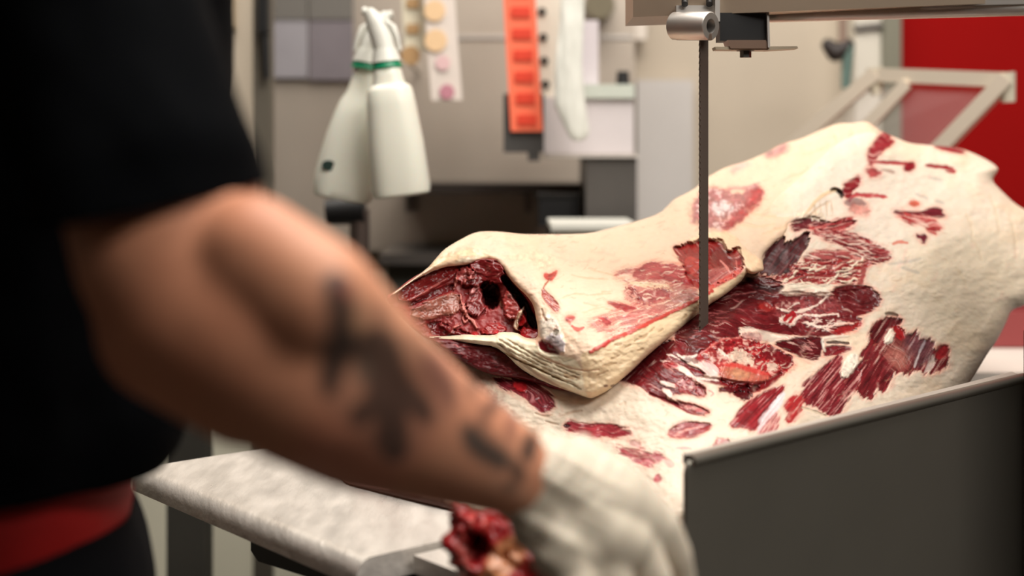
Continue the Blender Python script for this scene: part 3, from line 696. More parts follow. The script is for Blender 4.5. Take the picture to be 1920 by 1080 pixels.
def fat_texture(p, amp=1.0, cream=True):
    """wrinkles, lobes and soft stains of the fat, before any lean meat goes on"""
    X, Y = p.X, p.Y
    n = fbm(X / 60, Y / 45, 4, 3); n2 = fbm(X / 16, Y / 11, 4, 5); u, v = aniso(X, Y, 12, 46, 7); n3 = fbm(u, v, 3, 9)
    rd = 1 - np.abs(fbm(X / 34 + n * 2, Y / 24, 3, 21) - .5) * 5; rd = np.clip(rd, 0, 1) ** 3
    p.h += amp * ((n - .5) * 10 + (n2 - .5) * 2.2 + (n3 - .5) * .9 - rd * .5)
    c = 1 + .12 * (n2 - .5) + .16 * (n - .5); p.col *= c[..., None]
    st = sstep(.52, .74, fbm(X / 50, Y / 38, 3, 33))[..., None] * .35
    p.col = p.col * (1 - st) + lin((228, 196, 160)) * st
    st = sstep(.58, .72, fbm(X / 9, Y / 6, 3, 44))[..., None] * .10
    p.col = p.col * (1 - st) + lin((170, 140, 112)) * st

side = empty('beef_side', P(1250, 900, 1.5), 'large raw side of meat with white fat and dark red muscle on the saw table', 'meat'); side.location.z = TZ

# ---- A: the lower slab and the shoulder
A = Painter(620, 215, 1985, 1010, 1.5, CREAM); fat_texture(A, .8)
# warm cream near, whiter below
A.poly([(900, 700), (1180, 730), (1400, 760), (1600, 700), (1700, 800), (1300, 960), (900, 950)], (226, 210, 190), alpha=.75, soft=40, rough=20, dh=0, wet=.1, fs=0, mott=.02, fh=0)
A.poly([(1560, 260), (1700, 300), (1850, 360), (1800, 470), (1600, 480), (1500, 470), (1490, 380)], (216, 204, 190), alpha=.6, soft=30, rough=15, dh=0, wet=.1, fs=0, mott=.02, fh=0)
A.poly([(1700, 430), (1930, 430), (1930, 640), (1850, 720), (1700, 560)], (210, 196, 170), alpha=.6, soft=40, rough=10, dh=0, wet=.1, fs=0, mott=.02, fh=0)
A.poly([(620, 700), (760, 640), (980, 760), (900, 960), (620, 960)], (150, 92, 84), alpha=.8, soft=20, rough=12, dh=-1)
A.line([(630,905),(700,925),(780,945),(860,965),(960,985)], 34, (66,14,18), alpha=.9, soft=5, rough=5, taper=False)
A.line([(636,900),(690,910),(730,918)], 7, (224,170,160), alpha=.8)
# upper shoulder
M1 = dict(fib=0, vein=.25, rough=3.5, ns=8, dark=.3)
A.poly(R2((1060,160),(1095,150),(1110,190),(1140,205),(1100,232),(1062,270),(1024,312),(1000,345),(978,335),(985,270),(1010,220),(1040,190)), MRED, dh=-2, **M1)
A.line(R2((1000,330),(1100,334),(1190,340),(1250,344)), 7, MRED, dh=-1.5)
A.poly(R2((1200,350),(1240,328),(1262,355),(1232,378),(1200,378)), RED, dh=-1, rough=2)
A.poly(R2((970,368),(1000,368),(1052,390),(1040,412),(1000,412),(972,396)), (186, 84, 84), rough=3)
A.line(R2((1060,375),(1140,392),(1110,384)), 6, (150,110,96), alpha=.7, dh=-1)
A.line(R2((1320,350),(1370,355),(1440,362),(1480,374),(1495,392),(1440,386)), 8, RED, dh=-1.5, rough=2)
A.poly(R2((1360,232),(1430,236),(1500,245),(1542,260),(1558,278),(1500,274),(1440,262)), (150,38,48), rough=2)
A.poly(R2((830,480),(860,455),(900,435),(922,418),(932,440),(905,480),(880,512),(862,545),(832,525)), RED, dh=-2, **M1)
A.line(R2((868,560),(900,520),(960,528),(1040,530),(1092,540)), 8, (176,66,70), dh=-1, rough=2.4)
A.poly(R2((840,560),(900,545),(950,560),(960,590),(900,590),(850,580)), PURP, alpha=.7, rough=4)
A.poly(R2((870,600),(930,588),(992,610),(980,638),(930,642),(888,624)), (224,140,128), alpha=.8, rough=4)
A.ell(1320+1255/K3, 200+578/K3, 9, 4, (206,78,52), alpha=.9, rough=2)
A.poly(R2((1120,622),(1200,628),(1290,640),(1340,612),(1400,598),(1425,640),(1440,652),(1400,655),(1360,652),(1310,655),(1260,645),(1180,640)), (118,38,48), rough=3, fib=0, dh=-2)
A.poly(R2((1150,640),(1240,650),(1330,650),(1390,680),(1412,712),(1400,742),(1372,752),(1340,740),(1330,704),(1280,685),(1240,700),(1190,672)), (182,62,62), rough=5, vein=.5, fib=-25)
A.poly(R2((1262,768),(1322,768),(1325,790),(1308,805),(1292,792)), (108,34,48), rough=3)
A.line(R2((1125,818),(1165,802),(1212,812)), 6, (206,104,84), alpha=.85)
for q in (((1600,800),(1640,850),(1655,920)), ((1700,520),(1745,640),(1760,760)), ((1820,640),(1850,760),(1862,900)), ((1500,960),(1540,1010),(1560,1070)), ((1560,640),(1600,720),(1595,800))):
    A.line(R2(*q), 5, (206,186,156), alpha=.5, dh=-2.0, soft=3)
for q in (((1260,520),(1330,545)), ((1380,560),(1430,575)), ((1340,420),(1420,440)), ((1180,960),(1280,990)), ((1100,940),(1210,925),(1290,905))):
    A.line(R2(*q), 6, (150,146,140), alpha=.5, dh=-1, soft=3)
A.line(R2((760,500),(790,495),(820,520),(822,540)), 8, BLK, dh=-9, soft=2)
# dark clump and tangle by the fold
A.poly(R2((520,690),(600,680),(640,660),(700,665),(722,700),(765,712),(830,672),(905,688),(860,722),(800,742),(740,738),(680,722),(600,712),(535,745)), (112,32,40), rough=6, fib=10, vein=.25, dark=.7, dh=-4)
A.poly(R2((380,860),(420,815),(470,775),(485,800),(500,822),(560,780),(612,755),(625,790),(592,850),(562,900),(532,960),(490,1012),(400,1005),(345,1000),(330,960),(370,910)), DPUR, rough=7, fib=50, vein=.18, veincol=(120,72,70), wet=.15, dark=.6, dh=-8, fs=.9)
A.poly(H2((1190,60),(1420,60),(1560,120),(1600,30),(1420,-30),(1260,-10)), (226,206,180), alpha=.8, rough=5, fib=70, dh=2, wet=.1)
A.line(R2((605,640),(640,590),(690,540),(740,510),(790,500)), 7, (214,186,150), dh=1)
A.line(R2((620,660),(680,600),(760,560)), 4, (188,156,124), alpha=.6, dh=-2)
for q in (((690,560),(700,640)), ((730,560),(735,650)), ((760,570),(768,640)), ((660,590),(670,650))): A.line(R2(*q), 3, (196,166,136), alpha=.6, dh=-1.2)
# streaky upper muscle
A.poly(H2((1360,130),(1500,170),(1640,110),(1800,60),(1906,70),(1906,130),(1820,160),(1720,200),(1560,200),(1400,200)), (180,64,66), rough=5, fib=18, vein=.45)
UP = H2((1400,200),(1560,200),(1760,240),(1906,270),(2020,310),(2140,350),(2240,400),(2320,450),(2345,520),(2300,570),(2180,590),(2060,560),(1900,560),(1700,560),(1420,570),(1320,560),(1380,480),(1620,450),(1900,470),(1820,400),(1700,340),(1500,280))
A.poly(UP, (160,50,54), rough=5, fib=-12, vein=.42, fs=.9, dark=.4, dh=-1.5)
A.poly(H2((1420,540),(1440,500),(1600,465),(1800,480),(1880,500),(1820,545),(1600,560)), (186,92,90), rough=3, fib=0, vein=.15, fs=.3, dh=.8)
MB = H2((1200,640),(1290,580),(1420,590),(1700,570),(1900,560),(2100,590),(2000,640),(1960,700),(1975,760),(1900,830),(1780,850),(1560,840),(1300,830),(1120,830),(880,840),(760,790),(1000,760),(1150,740))
A.poly(MB, (176,58,58), rough=8, ns=7, vein=.5, veincol=(236,212,192), fs=.8, fib=8, dh=-1)
A.scatter(MB, 46, (120,24,32), size=(3, 9), ang=14, asp=2.6, seed=3, alpha=.8, dh=-1.5)
A.scatter(MB, 24, (246,228,202), size=(4, 11), ang=22, asp=2.6, seed=4, alpha=.9, dh=1.5)
A.poly(H2((2040,700),(2080,640),(2110,580),(2080,560),(1990,620),(1990,720),(2010,780),(1950,840),(2020,850)), (168,38,44), alpha=.9, rough=4, fib=40, vein=.1)
A.scatter(UP, 30, (240,214,196), size=(3, 6), ang=-10, asp=6, seed=6, alpha=.7, dh=1.2)
A.scatter(UP, 18, (112,20,30), size=(4, 9), ang=-14, asp=5, seed=7, alpha=.7, dh=-1.2)
# band of fat
A.poly(H2((1040,860),(1300,830),(1600,850),(1906,840),(2060,850),(2120,870),(1900,900),(1700,930),(1500,960),(1200,970),(960,1000),(900,960),(1000,900)), (236,220,198), alpha=.95, rough=4, fib=2, dh=1.5, wet=.2)
# the large dark muscle in front of the cut
BIG = R4((-180,520),(-90,430),(0,360),(60,330),(160,270),(250,205),(330,190),(420,215),(470,230),(420,290),(520,280),(620,298),(700,290),(780,280),(770,250),(860,245),(960,248),(1012,268),(1046,300),(1046,350),(1000,382),(940,412),(902,424),(942,442),(930,472),(880,502),(800,526),(700,541),(620,540),(500,530),(420,520),(330,502),(240,490),(205,485),(215,530),(180,560),(100,556),(50,590),(0,640),(-60,690),(-150,600))
A.poly(BIG, (116,26,32), rough=3, fib=-6, vein=.06, fs=.7, dark=.25, dh=-3)
A.poly(R4((-180,520),(-90,430),(0,360),(60,330),(160,270),(250,205),(330,190),(420,230),(380,300),(250,360),(120,420),(0,500),(-100,600)), (70,10,16), alpha=.8, soft=12, rough=6, fib=20, vein=.04, dh=-5)
A.line(R4((250,190),(320,260),(430,270),(470,250)), 12, (44,8,12), alpha=.8, dh=-4, soft=3)
A.poly(H3((560,330),(700,350),(900,400),(1100,440),(1350,460),(1500,455),(1300,480),(1000,510),(760,490),(620,490),(545,450)), (234,214,196), alpha=.95, rough=3, fib=-10, dh=1.5, wet=.2)
A.poly(H3((560,440),(640,400),(760,430),(820,480),(700,495),(600,490)), (196,132,130), alpha=.7, rough=5, vein=.5)
A.poly(R4((430,290),(470,262),(560,258),(640,262),(722,258),(772,285),(780,300),(700,300),(600,298),(500,300)), (232,208,190), alpha=.95, rough=3, fib=0, dh=1.5, wet=.2)
A.poly(R4((640,280),(680,262),(730,266),(760,290),(720,306),(660,302)), (242,226,208), rough=2, dh=2, wet=.2)
A.poly(R4((460,330),(560,310),(680,300),(800,310),(830,380),(700,410),(560,440),(440,430),(400,370)), (160,70,72), alpha=.8, soft=4, rough=5, ns=5, vein=.28, fs=.8, mott=.1)
A.poly(R4((790,260),(900,250),(1000,272),(1042,320),(1000,378),(900,405),(820,380),(800,320)), (112,22,28), alpha=.8, soft=4, rough=4, fib=-4, vein=.05, fs=.7)
FV = (240, 212, 196)
for q, wd in ((((455,440),(500,415),(540,400),(610,385),(690,350),(742,292)),5), (((450,432),(500,455),(530,470),(555,430),(600,412)),7), (((590,412),(680,420),(740,412),(800,408)),4), (((700,485),(780,478),(860,462),(945,455)),3),
              (((560,455),(640,470),(720,500),(830,530)),5), (((800,408),(802,425)),5), (((830,470),(900,468)),2.5), (((500,380),(540,350),(570,345)),4), (((430,370),(470,385),(520,400)),4)):
    A.line(R4(*q), wd, FV, dh=1.2, rough=2.5)
A.poly(R4((450,440),(500,390),(540,400),(560,450),(500,480),(462,470)), FV, alpha=.8, rough=5, dh=1, wet=.3)
A.line(R4((480,450),(500,420),(530,400),(545,420),(510,460)), 8, (168,34,40), dh=-1, rough=2.5)
A.poly(R4((330,345),(390,350),(420,375),(390,395),(340,385)), (178,46,42), alpha=.9, rough=4, vein=.2)
A.scatter(R4((600,440),(760,430),(860,460),(800,520),(640,500)), 26, FV, size=(3,7), ang=15, asp=3, seed=11, alpha=.8, dh=.8)
A.scatter(BIG, 60, (180,96,96), size=(2,5), ang=-8, asp=6, seed=12, alpha=.5, dh=.4)
A.poly(R4((740,520),(800,500),(880,480),(935,455),(930,475),(880,505),(800,528)), (170,36,38), rough=3, vein=.15)
# round marbled muscle
RM = H3((40,700),(120,620),(240,540),(400,465),(620,480),(760,520),(900,560),(1010,610),(1120,660),(1200,770),(1140,830),(1060,900),(900,990),(880,1080),(700,1120),(520,1090),(320,1000),(320,900),(200,820),(60,740))
A.poly(RM, (172,36,42), rough=5, ns=7, vein=.35, veincol=(238,200,182), fs=.9, dh=-2)
A.poly(H3((800,580),(900,580),(1040,630),(1140,690),(1190,770),(1130,850),(1000,760),(860,700)), (122,22,30), alpha=.9, rough=5, ns=6, vein=.3, fs=.8)
A.poly(H3((420,660),(520,610),(620,600),(650,650),(720,730),(740,790),(620,800),(500,760),(400,740)), (230,206,184), alpha=.8, rough=8, ns=6, dh=1, wet=.2)
A.poly(H3((190,640),(330,620),(400,700),(400,780),(260,800),(200,740)), (186,60,60), rough=5, vein=.6, ns=5)
A.poly(H3((860,770),(950,750),(1040,800),(980,880),(900,880)), (230,204,184), alpha=.75, rough=7, ns=6, dh=1, wet=.2)
A.scatter(RM, 50, (244,214,196), size=(3,8), ang=30, asp=2.2, seed=21, alpha=.55, dh=1)
A.scatter(RM, 46, (112,10,20), size=(3,8), ang=10, asp=2.2, seed=22, alpha=.7, dh=-1)
A.line(H3((30,700),(160,600),(300,500),(420,465),(600,470)), 3, (214,120,110), alpha=.8)
A.line(H3((300,600),(360,660),(420,690)), 5, FV)
BAND = H3((330,920),(350,830),(400,780),(520,790),(640,830),(760,870),(860,880),(890,960),(840,1010),(700,1010),(540,1010),(400,1000))
A.poly(BAND, (206,104,88), rough=3, ns=8, fib=70, fs=.5, vein=.12, dh=3.5, wet=.5)
A.poly(H3((400,850),(520,840),(640,880),(700,930),(600,960),(440,940)), (214,158,120), alpha=.8, soft=8, rough=5, dh=1)
A.line(H3((370,790),(500,790),(640,830),(780,880),(900,900)), 9, (206,62,58), alpha=.8, dh=1, soft=2)
A.line(H3((100,950),(300,990),(520,1030),(760,1050),(900,1010),(1040,900)), 15, (120,18,26), dh=-5, soft=3)
A.poly(H6((1230,580),(1400,540),(1600,560),(1760,540),(1700,590),(1560,620),(1420,620)), (90,12,20), rough=4, dh=-4)
A.poly(H6((1430,625),(1500,610),(1660,620),(1600,680),(1560,690),(1490,670)), (86,14,20), rough=5, ns=5, dh=-4)
# marbled wedge left of it
WG = H6((60,450),(200,330),(340,200),(600,0),(900,0),(860,150),(760,200),(900,290),(1000,330),(1110,420),(960,440),(980,520),(1080,560),(1100,650),(1000,640),(880,600),(700,640),(620,600),(600,650),(760,740),(900,740),(1040,800),(1160,850),(1060,860),(960,830),(800,780),(600,700),(420,620),(340,540),(200,500))
A.poly(WG, (128,30,38), rough=3, fib=-30, vein=.12, fs=.8, dark=.3, dh=-3)
A.poly(H6((60,450),(200,330),(340,200),(600,0),(760,0),(620,190),(480,300),(340,420),(300,500),(200,490)), (84,12,18), alpha=.9, soft=5, rough=4, fib=45, vein=.03, dh=-2)
for q, wd in ((((600,250),(740,290),(860,350),(930,420),(1060,500)),11), (((940,440),(1100,440),(1250,470)),6), (((560,230),(680,240),(800,300)),3), (((780,210),(930,240),(1060,330),(1130,410)),5), (((560,480),(680,530),(760,540)),9), (((600,580),(680,620),(660,680)),10), (((760,150),(800,190),(940,190),(1000,160)),5), (((640,160),(700,170),(760,200)),3)):
    A.line(H6(*q), wd, (242,214,202), dh=1.2, rough=2)
A.poly(H6((590,260),(700,240),(780,290),(700,300),(640,290)), (190,52,56), rough=2)
A.poly(H6((1000,220),(1100,240),(1260,300),(1260,420),(1120,400),(1040,320)), (226,196,190), alpha=.8, rough=5, fib=-40, wet=.4, dh=.5)
A.poly(H6((770,200),(920,190),(1010,230),(1000,270),(880,250)), (120,96,92), alpha=.8, rough=4, wet=.7)
A.poly(H6((740,480),(900,440),(960,460),(970,560),(860,600),(760,560)), (176,76,78), rough=4, ns=4, vein=.45)
A.poly(H6((980,520),(1060,520),(1100,580),(1090,655),(1000,620)), (156,52,58), rough=5, ns=4, vein=.35)
A.line(H6((430,630),(600,690),(760,760),(900,850),(1000,875),(1080,860)), 6, (128,40,48), dh=-2)
A.poly(H6((760,740),(880,735),(1000,790),(1150,850),(1060,845),(900,800)), (204,112,110), alpha=.9, rough=4, vein=.4)
# two small dark muscles
A.poly(R4((425,582),(520,560),(600,548),(690,546),(717,572),(704,620),(682,672),(640,682),(580,664),(500,622),(455,602)), (92,14,22), rough=3, fib=-20, vein=.08, fs=.8, dh=-2)
A.scatter(R4((500,580),(690,560),(690,660),(600,660)), 16, (200,130,126), size=(2,4), ang=-25, asp=4, seed=31, alpha=.7)
A.poly(R4((716,615),(760,600),(830,604),(886,616),(840,636),(770,652),(716,658)), (124,30,38), rough=3, fib=6, vein=.06, dh=-2)
A.line(R4((735,580),(790,578),(862,586)), 5, (70,34,34), alpha=.8, dh=-4)
A.line(R4((720,630),(700,560),(740,545),(860,540)), 6, (230,218,200), alpha=.8, dh=1.5, soft=2)
# right hand muscles with long fibres
HK = H4((460,420),(500,320),(580,270),(700,225),(830,240),(830,290),(760,320),(700,340),(640,400),(600,520),(700,540),(750,420),(740,330),(800,330),(860,430),(870,460),(960,420),(1000,380),(1010,470),(1100,490),(1190,480),(1200,600),(1240,640),(1300,570),(1360,570),(1370,640),(1390,800),(1290,860),(1200,900),(1150,850),(1100,900),(1050,840),(960,850),(900,900),(860,880),(740,870),(700,960),(660,1080),(600,1110),(540,1050),(480,1180),(400,1180),(300,1100),(170,1050),(280,800),(360,760),(380,640),(430,540))
A.poly(HK, (128,36,42), rough=6, fib=58, vein=.13, fs=.95, dark=.3, dh=-2.5)
A.poly(H4((830,480),(1000,440),(1200,490),(1200,620),(1180,800),(1000,800),(900,700)), (112,72,78), alpha=.75, soft=8, rough=8, fib=65, vein=.22, veincol=(206,182,180), fs=.8)
A.poly(H4((640,580),(760,540),(860,600),(900,720),(840,820),(740,800),(680,720)), (222,140,124), alpha=.6, soft=14, rough=10, fib=-40, vein=.4)
A.poly(H4((470,470),(500,330),(600,265),(720,230),(828,245),(826,280),(740,320),(660,340),(600,440),(540,540)), (96,20,26), alpha=.9, rough=3, fib=60, fs=.9, vein=.07)
A.line(H4((640,185),(700,180),(780,205)), 5, (96,76,60), alpha=.7, dh=-5, soft=2)
A.poly(H4((690,350),(740,370),(740,470),(700,540),(620,530),(640,440)), (236,220,202), rough=3, fib=60, dh=1, wet=.2)
A.poly(H4((740,340),(800,330),(850,420),(850,470),(780,460)), (176,34,38), rough=4, fib=-30)
A.poly(H4((1240,640),(1300,570),(1365,575),(1365,640),(1290,720),(1240,700)), (176,42,48), alpha=.95, rough=4)
A.line(H4((1060,600),(1000,760),(980,820)), 3, (206,190,188)); A.line(H4((1110,500),(1040,640)), 5, (180,164,168), alpha=.8)
A.poly(H4((1170,650),(1230,640),(1240,760),(1160,850),(1100,880),(1130,760)), (206,186,176), alpha=.85, rough=5, fib=60)
F1 = R4((570,900),(610,850),(580,830),(640,790),(700,740),(760,680),(830,650),(822,700),(800,750),(812,800),(860,782),(900,735),(940,760),(900,860),(870,880),(848,940),(820,992),(780,1014),(720,1002),(660,952),(600,940))
A.poly(F1, (140,42,50), rough=4, fib=52, vein=.26, veincol=(226,176,168), fs=.95, dark=.3, dh=-2.5)
A.poly(R4((812,800),(830,700),(870,640),(905,640),(925,660),(905,730),(860,780)), (240,226,208), rough=3, dh=1.5, wet=.15)
F2 = R4((150,1080),(182,1040),(222,978),(300,908),(400,858),(455,838),(482,850),(440,910),(420,990),(330,1060),(290,1100),(240,1092),(200,1080))
A.poly(F2, (150,36,44), rough=4, fib=46, vein=.2, veincol=(224,170,166), fs=.95, dh=-2)
A.poly(R6((330,150),(390,80),(440,10),(480,-30),(470,40),(420,120),(360,220),(320,230)), (222,206,208), alpha=.9, rough=4, fib=50, wet=.3)
A.poly(R6((470,70),(530,10),(592,0),(582,80),(560,130),(528,165),(488,160),(512,112)), (184,50,52), rough=4, fib=50, vein=.3)
A.poly(R6((330,250),(376,170),(430,106),(452,130),(440,200),(380,245)), (196,96,100), rough=5, fib=55, vein=.55)
A.poly(R6((40,312),(90,262),(130,272),(180,298),(120,325)), (176,66,72), alpha=.9, rough=5, vein=.3)
A.poly(R6((-120,160),(-60,165),(0,172),(42,182),(26,208),(-60,250),(-160,262),(-210,250),(-200,200)), (160,48,54), rough=3, fib=12, vein=.2, dh=-2)
A.line(R6((-170,235),(-90,205),(0,188)), 3, (226,160,150))
A.line(R6((580,75),(680,110),(735,128)), 5, (206,186,160), alpha=.7, dh=-3); A.line(R6((20,-30),(60,-10),(40,10)), 3, (180,70,80), alpha=.6)
# near patches
A.poly(R5((1075,180),(1120,168),(1180,184),(1260,194),(1320,172),(1372,180),(1392,205),(1462,214),(1482,232),(1400,242),(1300,254),(1200,252),(1150,228),(1090,206)), (174,56,66), rough=5, fib=-6, vein=.35, dh=-1.5)
A.ell(720+1092/K3, 740+186/K3, 7, 3.5, (60,24,28), rough=1.5)
A.poly(R5((1370,305),(1440,330),(1520,326),(1562,348),(1622,352),(1684,380),(1642,402),(1560,436),(1520,404),(1460,372),(1400,340)), (186,78,86), rough=7, ns=6, fib=-16, vein=.55)
A.poly(R5((1460,278),(1524,290),(1512,312),(1464,304)), (214,140,138), alpha=.7, rough=4)
A.poly(R5((1608,500),(1632,470),(1648,505),(1622,518)), (186,60,70), rough=3)
A.line(R5((1735,320),(1790,316),(1830,322)), 4, (220,130,134), alpha=.7); A.ell(720+1700/K3, 740+408/K3, 7, 6, (220,140,136), alpha=.6, rough=4)
A.poly(R5((640,-100),(780,-90),(860,-90),(912,-70),(960,-35),(1000,5),(1017,55),(992,92),(950,110),(902,72),(860,34),(800,0),(700,-50)), (150,46,58), rough=4, fib=-35, vein=.42, veincol=(226,160,162), fs=.9, dh=-2)
A.poly(R5((770,-60),(800,-80),(850,-60),(840,-20),(790,-25)), (196,36,44), rough=2, dh=2)
for q in (((900,110),(960,135),(1000,120)), ((1050,130),(1100,105),(1180,95)), ((1400,60),(1440,40),(1430,60)), ((960,160),(1040,180))): A.line(R5(*q), 3.5, (196,160,130), alpha=.6, dh=-1.5)
A.scatter([(1350,260),(1900,300),(1940,560),(1780,740),(1500,900),(1100,960),(1000,760),(1400,700),(1650,480)], 150, (186,152,122), size=(2,5), ang=20, asp=3.5, seed=81, alpha=.38, dh=-.9)
A.scatter([(1350,260),(1900,300),(1940,560),(1780,740),(1500,900),(1100,960),(1000,760),(1400,700),(1650,480)], 60, (236,188,172), size=(5,12), ang=60, asp=1.6, seed=82, alpha=.35, soft=4, dh=0)
OUT_A = [(690,640),(800,560),(950,520),(1150,500),(1300,440),(1420,380),(1500,330),(1560,270),(1630,236),(1662,250),(1680,258),(1705,269),(1740,272),(1790,276),(1812,282),(1842,295),(1866,309),(1873,318),(1864,330),(1860,340),(1880,360),(1905,384),(1935,400),(1962,470),(1955,540),(1925,572),(1896,580),(1888,602),(1870,638),(1852,662),(1832,696),(1800,745),(1740,800),(1640,850),(1500,900),(1380,950),(1300,990),(1200,1000),(1060,990),(900,984),(840,966),(760,946),(690,928),(642,914),(636,890),(650,760)]
dA = rbf([(640,910,1.43),(740,940,1.37),(850,964,1.32),(1000,980,1.30),(1150,970,1.25),(1290,960,1.20),(1400,940,1.24),(1600,870,1.36),(1800,760,1.51),(1350,850,1.27),(1450,820,1.30),(1600,785,1.39),(1700,760,1.45),(1840,700,1.56),(1100,780,1.35),(1000,720,1.40),(900,700,1.44),(700,700,1.56),(780,640,1.52),(1165,712,1.375),(1319,600,1.435),(1420,560,1.49),(1440,470,1.56),(1560,350,1.70),(1650,240,1.84),(1760,280,1.86),(1870,325,1.86),(1700,350,1.76),(1940,450,1.80),(1900,577,1.70),(1750,480,1.64),(1600,500,1.58),(1500,600,1.49),(1650,620,1.51),(1780,640,1.55),(1400,700,1.385),(1250,830,1.29),(1300,500,1.58),(1100,560,1.55),(950,560,1.57)])
gA = relief('lower_slab', OUT_A, dA, A, mm, side, roll=(34, .035), thick=.11)

# ---- B: the folded flap
B = Painter(720, 215, 1680, 770, 1.5, FATB); fat_texture(B, 1.0)
B.poly([(1000, 440), (1300, 360), (1640, 225), (1500, 420), (1300, 470), (1050, 560)], (230, 203, 176), alpha=.7, soft=30, rough=20, dh=0, wet=.1, fs=0, mott=.02, fh=0)
B.poly(H1((0,100),(500,100),(1000,200),(900,500),(500,560),(100,560),(100,300)), (230,206,180), alpha=.8, soft=12, rough=10, dh=0, wet=.1, fs=.05, mott=.03, fib=-4)
for q in (((460,548),(640,490),(760,480)), ((330,100),(500,140),(760,150)), ((560,40),(760,80),(960,150)), ((500,340),(640,330),(800,320)), ((690,300),(820,292)), ((480,430),(620,470),(700,450)), ((180,390),(340,320),(520,330)), ((760,420),(900,410),(1060,460)), ((940,210),(1160,190),(1500,260),(1620,230)), ((740,500),(840,520))):
    B.line(H1(*q), 3, (206,176,142), alpha=.7, dh=-2.2, soft=1.8)
PK = H1((800,90),(1000,20),(1160,-10),(1500,-30),(1840,0),(1840,360),(1700,450),(1400,600),(1140,720),(860,840),(560,720),(540,620),(720,600),(840,540),(880,480),(1100,470),(960,360),(980,240),(1000,200),(960,130))
B.poly(PK, (208,122,116), alpha=.8, rough=7, ns=7, fib=14, vein=.5, veincol=(244,214,188), fs=.5, dh=-.8)
B.poly(H1((1060,90),(1180,0),(1280,-40),(1480,-20),(1640,20),(1840,30),(1840,190),(1700,210),(1540,190),(1380,150),(1220,130),(1120,130)), (184,64,68), rough=5, fib=8, vein=.16, dh=-1.5)
B.poly(H1((1680,60),(1780,40),(1840,90),(1830,140),(1740,130)), (154,24,28), rough=4)
B.poly(H1((1540,190),(1700,160),(1840,190),(1850,210),(1780,225),(1650,200)), (170,40,46), rough=3)
B.poly(H1((980,190),(1200,160),(1480,200),(1560,270),(1480,290),(1240,240),(1020,230)), (232,206,172), alpha=.95, rough=6, fib=-6, dh=1.5, wet=.2)
B.poly(H1((1080,300),(1240,270),(1460,270),(1540,320),(1400,380),(1300,430),(1160,440),(1080,360)), (178,78,82), alpha=.85, rough=8, ns=5, vein=.4)
B.scatter(H1((960,220),(1080,220),(1200,380),(1140,440),(980,360)), 22, (128,48,48), size=(3,7), ang=-20, asp=1.8, seed=41, alpha=.85, dh=-1.5)
B.poly(H1((750,430),(820,430),(940,450),(1020,470),(1100,490),(1060,510),(940,525),(860,490),(810,450)), (178,64,66), rough=3, fib=-12, dh=-2)
B.poly(H1((620,630),(700,610),(800,640),(810,670),(760,680),(700,660)), (190,78,78), rough=4, dh=-1)
B.poly(H1((860,600),(1100,540),(1300,500),(1500,480),(1400,580),(1200,660),(1000,740),(900,700)), (206,106,104), alpha=.6, rough=8, ns=4, fib=16, vein=.45)
B.scatter(PK, 60, (246,214,190), size=(3,7), ang=14, asp=3, seed=42, alpha=.7, dh=1)
B.scatter(PK, 34, (176,60,64), size=(3,6), ang=14, asp=3, seed=43, alpha=.6, dh=-.6)
# cut face with its red rim, and the hollow behind the blade
WALL = H1((430,1010),(560,1020),(700,940),(830,860),(1110,740),(1300,660),(1500,560),(1840,370),(2440,20),(2560,0),(2640,60),(2300,300),(2000,520),(1800,600),(1600,760),(1400,920),(1210,1080),(1000,1250),(930,1340),(700,1560),(430,1560),(460,1300))
B.poly(WALL, (234,208,170), alpha=1, rough=1.5, dh=0, wet=.25, fs=.06, mott=.05, fib=28, fh=.3)
for q in (((1070,890),(1160,830)), ((1080,890),(1180,850),(1320,720)), ((960,970),(1030,930)), ((850,930),(920,920)), ((1100,1000),(1180,980)), ((1640,620),(1700,580)), ((800,1100),(900,1060)), ((700,1180),(860,1150)), ((620,1300),(760,1240)), ((1360,780),(1420,740))):
    B.line(H1(*q), 4.0, (178,138,98), alpha=.6, dh=-1.2, rough=2)
B.line(H1((560,1015),(700,940),(800,870),(960,810),(1110,740),(1300,650),(1480,560),(1660,480),(1840,380),(2000,290)), 7, (192,74,64), dh=1.2, rough=2.2, taper=False)
B.line(H1((700,950),(800,870)), 8, (206,70,64)); B.line(H1((1090,735),(1240,690)), 7, (206,74,64), alpha=.8)
HOL = H2((-250,420),(-120,380),(-20,340),(120,310),(200,330),(330,310),(380,420),(440,480),(520,400),(570,500),(580,640),(520,700),(420,760),(300,820),(190,880),(60,900),(-60,780),(-100,620))
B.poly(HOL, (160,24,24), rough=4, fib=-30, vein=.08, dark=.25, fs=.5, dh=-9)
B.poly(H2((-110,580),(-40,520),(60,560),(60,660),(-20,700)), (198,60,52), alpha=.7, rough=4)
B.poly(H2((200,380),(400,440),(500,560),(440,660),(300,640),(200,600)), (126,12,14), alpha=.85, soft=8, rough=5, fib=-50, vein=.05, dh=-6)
B.poly(H2((180,700),(300,640),(420,680),(500,700),(420,760),(300,820),(200,840)), (206,110,104), alpha=.8, rough=5, fib=25, vein=.35, dh=2)
B.line(H2((180,900),(300,830),(440,760),(540,700),(585,640)), 10, (204,86,76), dh=1)
B.line(H2((320,560),(400,640),(440,720)), 4, (214,130,120)); B.line(H2((510,560),(525,680)), 3, (200,110,100))
B.poly(H2((-60,320),(80,240),(200,230),(360,200),(480,260),(600,420),(720,480),(850,580),(830,700),(740,770),(660,700),(620,640),(600,560),(540,440),(470,400),(440,470),(370,440),(350,340),(220,320),(80,320),(-40,360)), (238,204,168), rough=3, fib=-40, dh=3, wet=.35, fs=.1)
